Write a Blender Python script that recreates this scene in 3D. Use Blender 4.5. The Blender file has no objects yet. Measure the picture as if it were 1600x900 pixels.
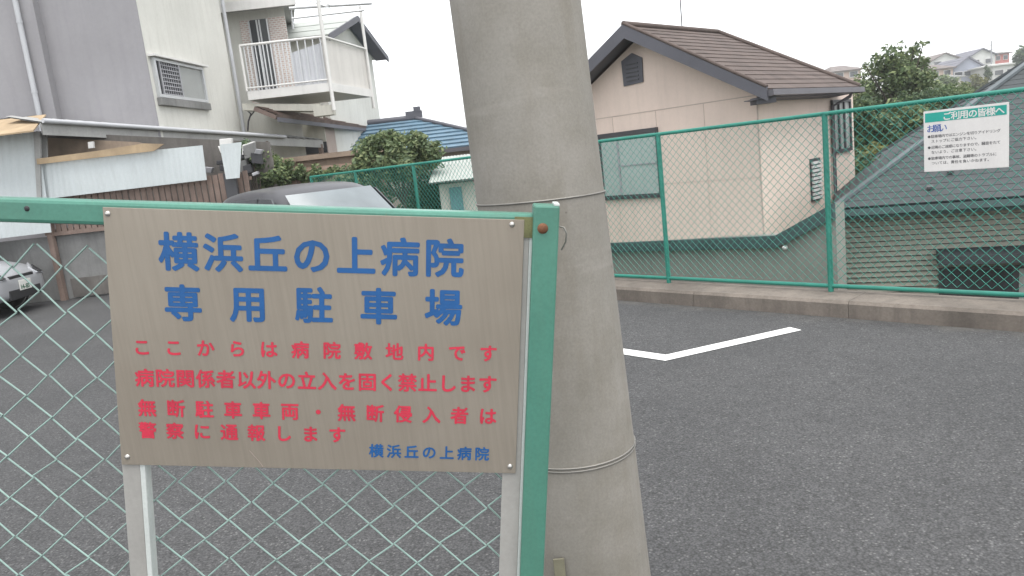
import bpy, bmesh, math, random
from mathutils import Vector, Matrix
R = math.radians
sc = bpy.context.scene
col = sc.collection
random.seed(7)

# ------------------------------------------------------------------ camera
FOC = 1155.0                       # focal length in pixels of a 1600 px wide frame
PITCH, ROLL = 0.16984, 0.11054     # downward pitch, roll
EYE = Vector((0, 0, 1.6))
HAZE = .001
FWD = Vector((0, math.cos(PITCH), -math.sin(PITCH)))
UP0 = Vector((0, math.sin(PITCH), math.cos(PITCH)))
RT0 = Vector((1, 0, 0))
RT = RT0 * math.cos(ROLL) - UP0 * math.sin(ROLL)
UP = RT0 * math.sin(ROLL) + UP0 * math.cos(ROLL)
cam_data = bpy.data.cameras.new('camera')
cam = bpy.data.objects.new('camera', cam_data)
col.objects.link(cam)
cam_data.sensor_width = 36
cam_data.lens = FOC / 1600 * 36
cam_data.clip_start = 0.02
cam_data.clip_end = 3000
M = Matrix((RT, UP, -FWD)).transposed().to_4x4()
M.translation = EYE
cam.matrix_world = M
sc.camera = cam

# ------------------------------------------------------------------ world, sun, exposure
SUN_EL, SUN_AZ = R(75), R(150)      # azimuth from +Y (scene depth) towards +X
w = bpy.data.worlds.new('World'); sc.world = w; w.use_nodes = True
nt = w.node_tree; nt.nodes.clear()
sky = nt.nodes.new('ShaderNodeTexSky'); sky.sky_type = 'NISHITA'; sky.sun_disc = False
sky.sun_elevation = SUN_EL; sky.sun_rotation = SUN_AZ
sky.dust_density = 0.6; sky.air_density = 1.0; sky.ozone_density = 1.0
hsv = nt.nodes.new('ShaderNodeHueSaturation'); hsv.inputs['Saturation'].default_value = 0.12
bg = nt.nodes.new('ShaderNodeBackground'); bg.inputs['Strength'].default_value = 0.15
out = nt.nodes.new('ShaderNodeOutputWorld')
nt.links.new(sky.outputs[0], hsv.inputs['Color']); nt.links.new(hsv.outputs[0], bg.inputs['Color'])
nt.links.new(bg.outputs[0], out.inputs['Surface'])
sd = bpy.data.lights.new('sun', 'SUN'); sd.energy = 1.5; sd.angle = R(60); sd.color = (1, 0.97, 0.92)
sun = bpy.data.objects.new('sun', sd); col.objects.link(sun)
sdir = Vector((math.sin(SUN_AZ) * math.cos(SUN_EL), math.cos(SUN_AZ) * math.cos(SUN_EL), math.sin(SUN_EL)))
sun.rotation_euler = (-sdir).to_track_quat('-Z', 'Y').to_euler()
sun.location = sdir * 30
sc.view_settings.view_transform = 'Standard'
sc.view_settings.look = 'None'
sc.view_settings.exposure = 1.38
sc.view_settings.gamma = 1.0

# ------------------------------------------------------------------ helpers: rays, meshes, tags
def ray(px, py):
    return RT * ((px - 800) / FOC) + UP * ((450 - py) / FOC) + FWD
def at(px, py, Y):
    d = ray(px, py); return EYE + d * (Y / d.y)
def onplane(px, py, p, n):
    d = ray(px, py); return EYE + d * ((p - EYE).dot(n) / d.dot(n))
def ground(px, py, z=0.0):
    return onplane(px, py, Vector((0, 0, z)), Vector((0, 0, 1)))

class MB:
    def __init__(s): s.v = []; s.f = []; s.mi = []; s.sm = []
    def add(s, vs, fs, mi=0, smooth=False):
        b = len(s.v); s.v += [Vector(x) for x in vs]
        for f in fs: s.f.append([b + i for i in f]); s.mi.append(mi); s.sm.append(smooth)
        return s
    def obox(s, o, ex, ey, ez, mi=0):
        """box from corner o along three edge vectors"""
        o, ex, ey, ez = map(Vector, (o, ex, ey, ez))
        vs = [o, o+ex, o+ex+ey, o+ey, o+ez, o+ex+ez, o+ex+ey+ez, o+ey+ez]
        fs = [(0,3,2,1),(4,5,6,7),(0,1,5,4),(1,2,6,5),(2,3,7,6),(3,0,4,7)]
        if ex.cross(ey).dot(ez) < 0: fs = [f[::-1] for f in fs]
        return s.add(vs, fs, mi)
    def box(s, c, d, mi=0):
        c = Vector(c); d = Vector(d)
        return s.obox(c - d/2, (d.x,0,0), (0,d.y,0), (0,0,d.z), mi)
    def prism(s, poly, ext, mi=0):
        """extrude polygon (list of 3d points) by vector ext"""
        poly = [Vector(p) for p in poly]; ext = Vector(ext); n = len(poly)
        nn = Vector((0,0,0))
        for i in range(n): nn += poly[i].cross(poly[(i+1) % n])
        fs = [tuple(range(n)), tuple(range(2*n-1, n-1, -1))]
        fs += [(i, i+n, (i+1) % n + n, (i+1) % n) for i in range(n)]
        if nn.dot(ext) > 0: fs = [f[::-1] for f in fs]
        return s.add(poly + [p + ext for p in poly], fs, mi)
    def tube(s, pts, r, n=8, cap=True, mi=0, smooth=True, r1=None):
        pts = [Vector(p) for p in pts]; m = len(pts); vs = []; fs = []
        up = None
        for i, p in enumerate(pts):
            t = (pts[min(i+1, m-1)] - pts[max(i-1, 0)]).normalized()
            if up is None:
                up = Vector((0,0,1)) if abs(t.z) < .9 else Vector((1,0,0))
            a = t.cross(up).normalized(); b = a.cross(t).normalized(); up = b
            rr = r if r1 is None else r + (r1 - r) * i / (m - 1)
            for k in range(n):
                th = 2*math.pi*k/n
                vs.append(p + a*math.cos(th)*rr + b*math.sin(th)*rr)
        for i in range(m-1):
            for k in range(n):
                fs.append((i*n+k, i*n+(k+1) % n, (i+1)*n+(k+1) % n, (i+1)*n+k))
        s.add(vs, fs, mi, smooth)
        if cap:
            s.add(vs[:n], [tuple(range(n-1,-1,-1))], mi); s.add(vs[-n:], [tuple(range(n))], mi)
        return s
    def bar(s, a, b, wv, hv, mi=0):
        """box bar from a to b, cross-section edge vectors wv, hv centred"""
        a, b, wv, hv = map(Vector, (a, b, wv, hv))
        return s.obox(a - wv/2 - hv/2, b - a, wv, hv, mi)
    def lathe(s, prof, c, ax, n=24, mi=0):
        """prof: list (r, h) revolved round axis ax through c"""
        c = Vector(c); ax = Vector(ax).normalized()
        a = ax.orthogonal().normalized(); b = ax.cross(a); vs = []; fs = []
        for r, h in prof:
            for k in range(n):
                th = 2*math.pi*k/n
                vs.append(c + ax*h + (a*math.cos(th) + b*math.sin(th))*r)
        for i in range(len(prof)-1):
            for k in range(n):
                fs.append((i*n+k, i*n+(k+1) % n, (i+1)*n+(k+1) % n, (i+1)*n+k))
        return s.add(vs, fs, mi, True)
    def build(s, name, mats, parent=None, bevel=0):
        me = bpy.data.meshes.new(name)
        off = Vector((0,0,0))
        if parent is not None:
            off = Vector(parent['_w']) if '_w' in parent else parent.matrix_world.translation
        me.from_pydata([tuple(v - off) for v in s.v], [], s.f)
        if not isinstance(mats, (list, tuple)): mats = [mats]
        for m_ in mats: me.materials.append(m_)
        me.polygons.foreach_set('material_index', s.mi)
        me.polygons.foreach_set('use_smooth', s.sm)
        me.validate(); me.update()
        o = bpy.data.objects.new(name, me); col.objects.link(o)
        if parent is not None:
            o.parent = parent; o['_w'] = tuple(off)
        if bevel:
            bv = o.modifiers.new('bevel', 'BEVEL'); bv.width = bevel; bv.segments = 2; bv.limit_method = 'ANGLE'
        return o

def thing(name, loc, label, cat, group=None, rz=0):
    o = bpy.data.objects.new(name, None); col.objects.link(o)
    o.location = loc; o.rotation_euler.z = rz; o.empty_display_size = .2
    o['label'] = label; o['category'] = cat; o['_w'] = tuple(loc)
    if group: o['group'] = group
    return o
def tag(o, label, cat, group=None):
    o['label'] = label; o['category'] = cat
    if group: o['group'] = group
    return o
def struct(o, kind='structure'):
    o['kind'] = kind; return o

FL0 = ground(955, 430, 0.2); FL1 = ground(1600, 461, 0.2)
fdir = (FL1 - FL0); fdir.z = 0; fdir.normalize()
fin = Vector((fdir.y, -fdir.x, 0))
if fin.dot(Vector((0,-1,0))) < 0: fin = -fin        # unit vector from the fence into the car park
FL0.z = 0
# ------------------------------------------------------------------ materials
def nodes_of(name):
    m = bpy.data.materials.new(name); m.use_nodes = True
    n = m.node_tree; b = n.nodes['Principled BSDF']
    return m, n, b
def N(n, t, **kw):
    x = n.nodes.new(t)
    for k, v in kw.items():
        if hasattr(x, k): setattr(x, k, v)
        else: x.inputs[k].default_value = v
    return x
def mix(n, fac, a, b, mode='MIX'):
    x = n.nodes.new('ShaderNodeMix'); x.data_type = 'RGBA'; x.blend_type = mode
    def put(sock, v):
        if hasattr(v, 'links'): n.links.new(v, sock)
        elif isinstance(v, (int, float)): sock.default_value = v
        else: sock.default_value = tuple(v) + ((1,) if len(v) == 3 else ())
    put(x.inputs[0], fac); put(x.inputs[6], a); put(x.inputs[7], b)
    return x.outputs[2]
def ramp(n, src, p0, p1, c0=(0,0,0), c1=(1,1,1)):
    x = n.nodes.new('ShaderNodeValToRGB')
    x.color_ramp.elements[0].position = p0; x.color_ramp.elements[1].position = p1
    x.color_ramp.elements[0].color = tuple(c0)+(1,); x.color_ramp.elements[1].color = tuple(c1)+(1,)
    n.links.new(src, x.inputs[0]); return x.outputs[0]
def coords(n, scale=(1,1,1), rot=(0,0,0), kind='Object'):
    tc = n.nodes.new('ShaderNodeTexCoord'); mp = n.nodes.new('ShaderNodeMapping')
    mp.inputs['Scale'].default_value = scale; mp.inputs['Rotation'].default_value = rot
    n.links.new(tc.outputs[kind], mp.inputs[0]); return mp.outputs[0]
def noise(n, vec, scale, detail=4, rough=.55):
    x = n.nodes.new('ShaderNodeTexNoise'); x.inputs['Scale'].default_value = scale
    x.inputs['Detail'].default_value = detail; x.inputs['Roughness'].default_value = rough
    n.links.new(vec, x.inputs['Vector']); return x.outputs[0]
def bump(n, b, h, strength, dist=.01):
    x = n.nodes.new('ShaderNodeBump'); x.inputs['Strength'].default_value = strength
    x.inputs['Distance'].default_value = dist
    n.links.new(h, x.inputs['Height']); n.links.new(x.outputs[0], b.inputs['Normal'])
def mul(c, k): return tuple(x*k for x in c)

def pm(name, c, var=.12, scale=2.0, rough=.75, metal=0.0, streak=0.0, streak_col=None, bmp=0.0, bscale=60, fine=.06):
    """paint, plaster, metal: base colour with broad patches, fine grain and optional vertical dirt streaks"""
    m, n, b = nodes_of(name)
    v = coords(n)
    a = ramp(n, noise(n, v, scale, 5), .3, .7)
    c_ = mix(n, a, mul(c, 1-var), mul(c, 1+var))
    g = ramp(n, noise(n, v, scale*22, 3), .25, .75)
    c_ = mix(n, g, c_, mix(n, 1.0, c_, (1-fine*2,)*3, 'MULTIPLY'))
    if streak:
        vs = coords(n, (5, 5, .35))
        s_ = ramp(n, noise(n, vs, 1.6, 6, .65), .48, .75)
        ms = n.nodes.new('ShaderNodeMath'); ms.operation = 'MULTIPLY'; ms.inputs[1].default_value = streak
        n.links.new(s_, ms.inputs[0])
        c_ = mix(n, ms.outputs[0], c_, streak_col or mul(c, .45))
    n.links.new(c_, b.inputs['Base Color'])
    b.inputs['Roughness'].default_value = rough; b.inputs['Metallic'].default_value = metal
    if bmp: bump(n, b, noise(n, v, bscale, 4), bmp)
    return m

def asphalt_mat():
    m, n, b = nodes_of('asphalt')
    v = coords(n)
    vo = n.nodes.new('ShaderNodeTexVoronoi'); vo.inputs['Scale'].default_value = 105; n.links.new(v, vo.inputs['Vector'])
    sp = n.nodes.new('ShaderNodeSeparateColor'); n.links.new(vo.outputs['Color'], sp.inputs[0])
    chip = ramp(n, sp.outputs[0], .1, 1.0, (.048,.0485,.0495), (.083,.084,.087))
    brt = ramp(n, sp.outputs[1], .93, .97)
    c_ = mix(n, brt, chip, (.13,.13,.13))
    gap = ramp(n, vo.outputs['Distance'], .35, .8)
    c_ = mix(n, gap, c_, mix(n, 1.0, c_, (.5,.5,.5), 'MULTIPLY'))
    pat = ramp(n, noise(n, v, .9, 5), .3, .7, (.86,.86,.86), (1.14,1.13,1.12))
    c_ = mix(n, 1.0, c_, pat, 'MULTIPLY')
    pat2 = ramp(n, noise(n, v, 9, 4), .3, .7, (.9,.9,.9), (1.08,1.08,1.08))
    c_ = mix(n, 1.0, c_, pat2, 'MULTIPLY')
    # pale grit washed up along the foot of the kerb, ragged edge; a few faint oil spots
    dt = n.nodes.new('ShaderNodeVectorMath'); dt.operation = 'DOT_PRODUCT'; n.links.new(v, dt.inputs[0]); dt.inputs[1].default_value = tuple(fin)
    sb = n.nodes.new('ShaderNodeMath'); sb.operation = 'SUBTRACT'; n.links.new(dt.outputs['Value'], sb.inputs[0]); sb.inputs[1].default_value = FL0.dot(fin)
    wob = n.nodes.new('ShaderNodeMath'); wob.operation = 'MULTIPLY_ADD'; n.links.new(noise(n, v, 2.2, 6, .7), wob.inputs[0]); wob.inputs[1].default_value = .9; n.links.new(sb.outputs[0], wob.inputs[2])
    gf = ramp(n, wob.outputs[0], .5, .95, (.75,.75,.75), (0,0,0))
    c_ = mix(n, gf, c_, (.13,.122,.11))
    oil = ramp(n, noise(n, v, .8, 3, .5), .66, .74, (1,1,1), (.78,.78,.78))
    c_ = mix(n, 1.0, c_, oil, 'MULTIPLY')
    n.links.new(c_, b.inputs['Base Color'])
    b.inputs['Roughness'].default_value = .8
    bump(n, b, vo.outputs['Distance'], .6, .004)
    return m
def leaf_mat(name, c0, c1, c2):
    m, n, b = nodes_of(name)
    g = n.nodes.new('ShaderNodeNewGeometry')
    r = n.nodes.new('ShaderNodeValToRGB'); cr = r.color_ramp
    cr.elements[0].color = tuple(c0)+(1,); cr.elements[1].color = tuple(c2)+(1,)
    e = cr.elements.new(.55); e.color = tuple(c1)+(1,)
    n.links.new(g.outputs['Random Per Island'], r.inputs[0])
    v = coords(n); cl = ramp(n, noise(n, v, 1.6, 3), .35, .65, (.65,.68,.65), (1.25,1.22,1.1))
    n.links.new(mix(n, 1.0, r.outputs[0], cl, 'MULTIPLY'), b.inputs['Base Color'])
    b.inputs['Roughness'].default_value = .6
    b.inputs['Transmission Weight'].default_value = 0
    tr = n.nodes.new('ShaderNodeBsdfTranslucent'); n.links.new(r.outputs[0], tr.inputs[0])
    mx = n.nodes.new('ShaderNodeMixShader'); mx.inputs[0].default_value = .3
    n.links.new(b.outputs[0], mx.inputs[1]); n.links.new(tr.outputs[0], mx.inputs[2])
    n.links.new(mx.outputs[0], n.nodes['Material Output'].inputs[0])
    return m
def brick_mat(name, c1, c2, mortar, scale, bw=.5, rh=.25, ms=.02, rot=(R(90),0,0)):
    m, n, b = nodes_of(name)
    v = coords(n, (1,1,1), rot)
    t = n.nodes.new('ShaderNodeTexBrick'); n.links.new(v, t.inputs['Vector'])
    t.inputs['Color1'].default_value = tuple(c1)+(1,); t.inputs['Color2'].default_value = tuple(c2)+(1,)
    t.inputs['Mortar'].default_value = tuple(mortar)+(1,)
    t.inputs['Scale'].default_value = scale; t.inputs['Brick Width'].default_value = bw
    t.inputs['Row Height'].default_value = rh; t.inputs['Mortar Size'].default_value = ms
    p = ramp(n, noise(n, v, 1.5, 4), .3, .7, (.85,.85,.85), (1.1,1.1,1.1))
    n.links.new(mix(n, 1.0, t.outputs[0], p, 'MULTIPLY'), b.inputs['Base Color'])
    b.inputs['Roughness'].default_value = .7
    return m
def glass_mat(name, c=(.03,.035,.04), rough=.08):
    m, n, b = nodes_of(name)
    v = coords(n); a = ramp(n, noise(n, v, 1.2, 3), .3, .7)
    n.links.new(mix(n, a, mul(c, .75), mul(c, 1.25)), b.inputs['Base Color'])
    b.inputs['Roughness'].default_value = rough; b.inputs['Specular IOR Level'].default_value = .6
    return m

def pole_mat():
    m, n, b = nodes_of('pole_concrete')
    v = coords(n)
    a = ramp(n, noise(n, v, 3, 6), .3, .7)
    c_ = mix(n, a, (.2,.187,.163), (.265,.248,.222))
    vs = coords(n, (6, 6, .7)); s_ = ramp(n, noise(n, vs, 1.6, 7, .7), .5, .72, (1,1,1), (.86,.84,.8))
    blot = ramp(n, noise(n, v, 7, 7, .7), .42, .68, (1,1,1), (.87,.86,.83)); c_ = mix(n, 1.0, c_, blot, 'MULTIPLY')
    smear = ramp(n, noise(n, coords(n, (1.2, 1.2, 7)), 1.3, 4, .6), .6, .72, (0,0,0), (.35,.35,.35)); c_ = mix(n, smear, c_, (.34,.32,.29))
    c_ = mix(n, 1.0, c_, s_, 'MULTIPLY')
    # small pits and chips
    vo = n.nodes.new('ShaderNodeTexVoronoi'); vo.inputs['Scale'].default_value = 22; n.links.new(v, vo.inputs['Vector'])
    pit = ramp(n, vo.outputs['Distance'], .06, .1, (1,1,1), (0,0,0))
    pz = ramp(n, noise(n, v, 4.5, 2), .56, .62)
    pf = mix(n, 1.0, pit, pz, 'MULTIPLY')
    c_ = mix(n, pf, c_, (.11,.1,.085))
    g = ramp(n, noise(n, v, 160, 3), .3, .7, (.92,.92,.92), (1.07,1.07,1.07))
    c_ = mix(n, 1.0, c_, g, 'MULTIPLY')
    n.links.new(c_, b.inputs['Base Color']); b.inputs['Roughness'].default_value = .85
    bump(n, b, noise(n, v, 120, 4), .12, .004)
    return m
def panel_mat():
    """weathered brushed metal sheet, warm grey, faint vertical runs"""
    m, n, b = nodes_of('brushed_sign_sheet')
    v = coords(n, (60, 60, 1.2)); s1 = noise(n, v, 3, 5, .6)
    v2 = coords(n); p = ramp(n, noise(n, v2, 4, 5), .3, .7)
    c_ = mix(n, p, (.262,.228,.186), (.305,.27,.225))
    c_ = mix(n, 1.0, c_, ramp(n, s1, .3, .7, (.93,.93,.93), (1.05,1.05,1.05)), 'MULTIPLY')
    n.links.new(c_, b.inputs['Base Color'])
    b.inputs['Metallic'].default_value = .35; b.inputs['Roughness'].default_value = .42
    bump(n, b, s1, .03, .002)
    return m

K = dict(
 asphalt=asphalt_mat(), pole=pole_mat(), sheet=panel_mat(),
 paint_white=pm('road_paint', (.8,.8,.78), .05, 9, .7, fine=.1, bmp=.15, bscale=150),
 kerb=pm('kerb_concrete', (.175,.15,.127), .3, 2.2, .9, streak=.5, streak_col=(.06,.052,.045), bmp=.3, bscale=70, fine=.12),
 earth=pm('earth', (.12,.11,.08), .25, .5, .95, fine=.15),
 concrete=pm('wall_concrete', (.2,.2,.195), .25, 1.4, .9, streak=.5, bmp=.2),
 green=pm('green_paint', (.072,.22,.165), .1, 8, .35, fine=.08, streak=.3, streak_col=(.11,.17,.12)),
 green_dark=pm('fence_green', (.02,.2,.15), .14, 6, .45),
 green_wire=pm('gate_wire_coat', (.25,.36,.325), .15, 20, .5),
 fence_wire=pm('fence_wire_coat', (.035,.25,.19), .12, 20, .5),
 rust=pm('rust', (.2,.085,.04), .35, 30, .85, fine=.2),
 olive=pm('rusty_green', (.17,.17,.075), .4, 25, .8, fine=.2),
 joint=pm('joint_sealant', (.47,.39,.34), .05, 3, .8),
 tag=pm('faded_tag', (.17,.16,.11), .25, 12, .8),
 leg=pm('leg_paint', (.33,.32,.3), .08, 6, .5, fine=.05, streak=.25),
 leg_light=pm('leg_edge_paint', (.52,.55,.53), .06, 8, .5),
 blue=pm('blue_lettering', (.008,.085,.26), .12, 20, .5),
 red=pm('red_lettering', (.52,.028,.06), .14, 20, .5),
 steel=pm('steel_screw', (.5,.48,.45), .1, 40, .3, .8),
 wire_steel=pm('wire_band', (.25,.24,.22), .1, 20, .5, .5),
 mortar_grey=pm('grey_mortar', (.285,.278,.29), .09, .6, .9, streak=.3, streak_col=(.2,.19,.21), bmp=.15, bscale=90, fine=.03),
 mortar_white=pm('white_mortar', (.58,.575,.535), .07, .7, .9, streak=.4, streak_col=(.4,.39,.35), bmp=.15, bscale=90, fine=.03),
 cream=pm('cream_wall', (.5,.485,.43), .1, .8, .85, streak=.3, fine=.04),
 tan=pm('tan_wall', (.38,.315,.28), .1, .8, .85, streak=.25, fine=.04),
 beige=pm('beige_siding', (.69,.565,.49), .05, .7, .75, streak=.18, streak_col=(.4,.34,.29), fine=.025),
 lower_grey=pm('lower_wall_grey', (.26,.26,.235), .1, .9, .85, streak=.3, fine=.05),
 siding=pm('ribbed_siding', (.3,.295,.245), .12, 1.2, .75, streak=.2, fine=.06),
 roof_brown=pm('brown_shingle', (.105,.078,.068), .22, 2.5, .85, fine=.2, bmp=.2),
 fascia=pm('dark_fascia', (.095,.095,.112), .1, 2, .6),
 teal_trim=pm('teal_trim', (.05,.085,.085), .15, 2, .6),
 roof_teal=pm('teal_slate', (.036,.044,.048), .18, 1.8, .7, fine=.14, bmp=.15),
 ridge_metal=pm('ridge_metal', (.13,.15,.16), .12, 3, .5, .3),
 roof_blue=pm('blue_tile', (.13,.215,.285), .18, 2.5, .45, fine=.12),
 roof_pale=pm('pale_green_sheet', (.36,.38,.355), .08, 1.5, .6, fine=.05),
 roof_grey=pm('grey_sheet', (.34,.34,.33), .16, 1.5, .75, streak=.3, fine=.08),
 roof_tile_brown=pm('old_brown_tile', (.19,.14,.12), .25, 3, .85, fine=.15),
 corrug=pm('white_corrugated', (.5,.54,.545), .06, 1.2, .55, streak=.3, streak_col=(.36,.38,.37), fine=.03),
 plywood=pm('plywood', (.38,.285,.18), .22, 2.5, .85, streak=.35, streak_col=(.25,.17,.1)),
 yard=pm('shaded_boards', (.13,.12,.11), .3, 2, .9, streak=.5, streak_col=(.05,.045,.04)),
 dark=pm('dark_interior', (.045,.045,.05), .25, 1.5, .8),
 brown_wood=pm('brown_wood', (.2,.145,.12), .3, 3, .85, streak=.4, streak_col=(.07,.05,.04), fine=.12),
 brown_light=pm('weathered_wood', (.26,.2,.15), .25, 3, .85, streak=.3),
 terracotta=pm('terracotta_block', (.26,.16,.12), .25, 2, .85, fine=.12),
 alu=pm('aluminium', (.55,.56,.57), .06, 4, .4, .4),
 alu_white=pm('white_coated_metal', (.66,.65,.63), .06, 3, .5, streak=.2),
 alu_dark=pm('bronze_frame', (.05,.05,.055), .1, 4, .5),
 panel_pale=pm('translucent_panel', (.56,.57,.6), .06, 1.5, .5, streak=.25),
 panel_warm=pm('warm_panel', (.6,.575,.54), .06, 1.5, .5, streak=.25),
 gutter=pm('gutter_plastic', (.45,.46,.48), .06, 3, .45),
 gutter_dark=pm('dark_gutter', (.09,.085,.095), .1, 3, .5),
 curtain=pm('curtain', (.36,.42,.4), .06, 1.0, .9, streak=.35, streak_col=(.26,.31,.3)),
 frost=pm('frosted_glass', (.3,.31,.3), .08, 2, .3),
 lattice=pm('lattice_grey', (.34,.34,.36), .1, 4, .5, .2),
 teal_door=pm('teal_door', (.1,.22,.235), .1, 2, .6),
 white_board=pm('white_board', (.68,.66,.64), .05, 3, .55, fine=.03, streak=.12),
 teal_ink=pm('teal_ink', (.01,.33,.27), .08, 8, .5),
 black_ink=pm('black_ink', (.06,.06,.065), .1, 20, .6),
 blue_ink=pm('blue_ink', (.04,.1,.34), .1, 20, .6),
 bark=pm('bark', (.09,.075,.06), .3, 6, .9, bmp=.5, bscale=30),
 car_silver=pm('silver_car_paint', (.4,.41,.43), .03, 2, .3, .3, fine=.02),
 car_grey=pm('grey_car_paint', (.055,.055,.06), .03, 2, .3, .0, fine=.02),
 car_glass=glass_mat('car_glass', (.17,.195,.205), .2),  # pale base puts the mirrored sky into the glass colour
 car_black=pm('black_plastic', (.025,.025,.027), .1, 8, .55),
 tyre=pm('tyre', (.02,.02,.02), .2, 10, .85),
 rim=pm('rim', (.4,.4,.41), .05, 6, .35, .8),
 lamp=glass_mat('lamp_lens', (.35,.36,.38), .06),
 plate=pm('plate_white', (.7,.7,.66), .04, 6, .5),
 plate_ink=pm('plate_green', (.02,.12,.06), .1, 9, .5),
 window=glass_mat('window_glass', (.05,.055,.06), .1),
 pink_brick=brick_mat('pink_tile', (.43,.29,.255), (.5,.37,.33), (.62,.6,.57), 7.0, .8, .36, .1),
 leaf_mid=leaf_mat('leaves_mid', (.06,.1,.043), (.12,.17,.075), (.22,.26,.125)),
 leaf_dark=leaf_mat('leaves_dark', (.036,.07,.035), (.07,.115,.055), (.13,.175,.08)),
 leaf_yellow=leaf_mat('leaves_yellow', (.08,.09,.025), (.15,.16,.05), (.22,.21,.07)),
 leaf_grey=leaf_mat('leaves_olive', (.07,.11,.055), (.135,.185,.09), (.24,.275,.14)),
 far_white=pm('far_white_wall', (.6,.6,.58), .05, .3, .8, fine=.03),
 far_grey=pm('far_blue_grey_wall', (.3,.32,.38), .08, .3, .8, fine=.03),
 far_red=pm('far_red_wall', (.5,.16,.14), .1, .3, .8),
 far_pink=pm('far_peach_wall', (.5,.38,.32), .08, .3, .8),
 far_roof_brown=pm('far_brown_roof', (.2,.17,.16), .1, .4, .8),
 far_roof_grey=pm('far_grey_roof', (.17,.17,.2), .1, .4, .8),
 ridge_paint=pm('hill_ground', (.065,.08,.035), .3, .05, .95, fine=.1),
)

# ------------------------------------------------------------------ terrain
def fl(t, z=0, off=0):
    p = FL0 + fdir * t + fin * off; return Vector((p.x, p.y, z))
def fpx(px, z):
    """parameter along the fence line whose point at height z is seen at column px"""
    lo, hi = -30, 12
    for _ in range(60):
        mid = (lo+hi)/2; p = fl(mid, z) - EYE
        x = 800 + FOC * p.dot(RT) / max(p.dot(FWD), .01)
        if x < px: lo = mid
        else: hi = mid
    return lo

def terrain():
    mb = MB(); n = 90; S = []
    ys = [-60, -30, -10, 0, 5, 8, 11, 14, 17, 20, 24, 28, 33, 38, 44, 50, 58, 66, 75, 85, 95, 105, 115, 125, 135, 145, 155, 165, 180, 200, 240, 300, 450, 800]
    xs = [-600, -300, -150, -80, -40, -20, -10, 0, 5, 10, 15, 20, 26, 32, 40, 48, 56, 64, 72, 80, 88, 96, 104, 112, 120, 130, 140, 155, 175, 200, 260, 400, 800]
    def h(x, y):
        z = -2.6
        a = max(0, min(1, (y - 40) / 135)); a = a*a*(3-2*a)
        b = max(0, min(1, (x - 12) / 70)); b = b*b*(3-2*b)
        z += 10.2 * a * b
        z += math.sin(x*.11+1)*math.cos(y*.09)*.5*a
        return z
    for y in ys:
        for x in xs: S.append((x, y, h(x, y)))
    nx = len(xs)
    fs = [(j*nx+i, j*nx+i+1, (j+1)*nx+i+1, (j+1)*nx+i) for j in range(len(ys)-1) for i in range(nx-1)]
    mb.add(S, fs, 0, True)
    struct(mb.build('ground', K['ridge_paint']))
    return h
hill = terrain()

# car park slab: asphalt sheet bounded by the fence line; retaining side below it
t_end = fpx(480, 1.7)
pA = fl(t_end - 1.0, 0, .02); pB = fl(9, 0, .02)
lot = [Vector((-30, -12, 0)), Vector((pB.x+2, -12, 0)), pB, pA, Vector((pA.x-.2, 13.55, 0)), Vector((-30, 13.55, 0))]
mb = MB(); mb.prism(lot, (0,0,-2.7)); struct(mb.build('car_park', K['asphalt']))
mb = MB(); mb.prism([Vector((-30, 13.56, .06)), Vector((pA.x-.2, 13.56, .06)), Vector((-1.2, 30, .06)), Vector((-1.2, 45, .06)), Vector((-30, 45, .06))], (0,0,-2.75))
struct(mb.build('house_plot', K['earth']))
# kerb with block joints
mb = MB(); L = 1.5; t = t_end - 1.0
while t < 9:
    o = fl(t+.002, -.3, .34)
    mb.prism([fl(t+.002, -.3, .33), fl(t+.002, .12, .33), fl(t+.002, .145, .305), fl(t+.002, .15, -.08), fl(t+.002, -2.6, -.08)], fdir*(L-.004))
    t += L
struct(mb.build('kerb', K['kerb']))
# painted bay line: an L of two strokes
def stroke(mb, a, b, wd, z0=.004):
    a = Vector(a); b = Vector(b); d = (b-a).normalized(); s = Vector((-d.y, d.x, 0))*wd/2
    mb.prism([Vector((q.x, q.y, z0)) for q in (a-s, b-s, b+s, a+s)], (0,0,.003))
mb = MB()
cn = ground(1040, 558); e1 = ground(1240, 516); e0 = ground(972, 548)
d0 = (e0 - cn).normalized()
pts = [ground(1033, 567), ground(1213, 515), ground(1257, 515), ground(1052, 561)]
# outline of the L in ground coordinates: outer and inner edges
def offs(a, b, k):
    d = (b-a).normalized(); return Vector((-d.y, d.x, 0))*k
A1, A2 = ground(1040, 560), ground(1243, 514.5)
wdt = .13
n1 = offs(A1, A2, wdt/2)
B2 = A1 + d0*2.4
n0 = offs(A1, B2, wdt/2)
def isect(p, d, q, e):
    den = d.x*e.y - d.y*e.x; t_ = ((q.x-p.x)*e.y - (q.y-p.y)*e.x)/den; return p + d*t_
dA = (A2-A1).normalized(); dB = (B2-A1).normalized()
in_ = isect(A1+n1, dA, A1-n0, dB); ou_ = isect(A1-n1, dA, A1+n0, dB)
poly = [in_, A2+n1, A2-n1, ou_, B2+n0, B2-n0]
mb.prism([Vector((p.x, p.y, .004)) for p in poly], (0,0,.003))
struct(mb.build('bay_marking', K['paint_white']))

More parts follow.
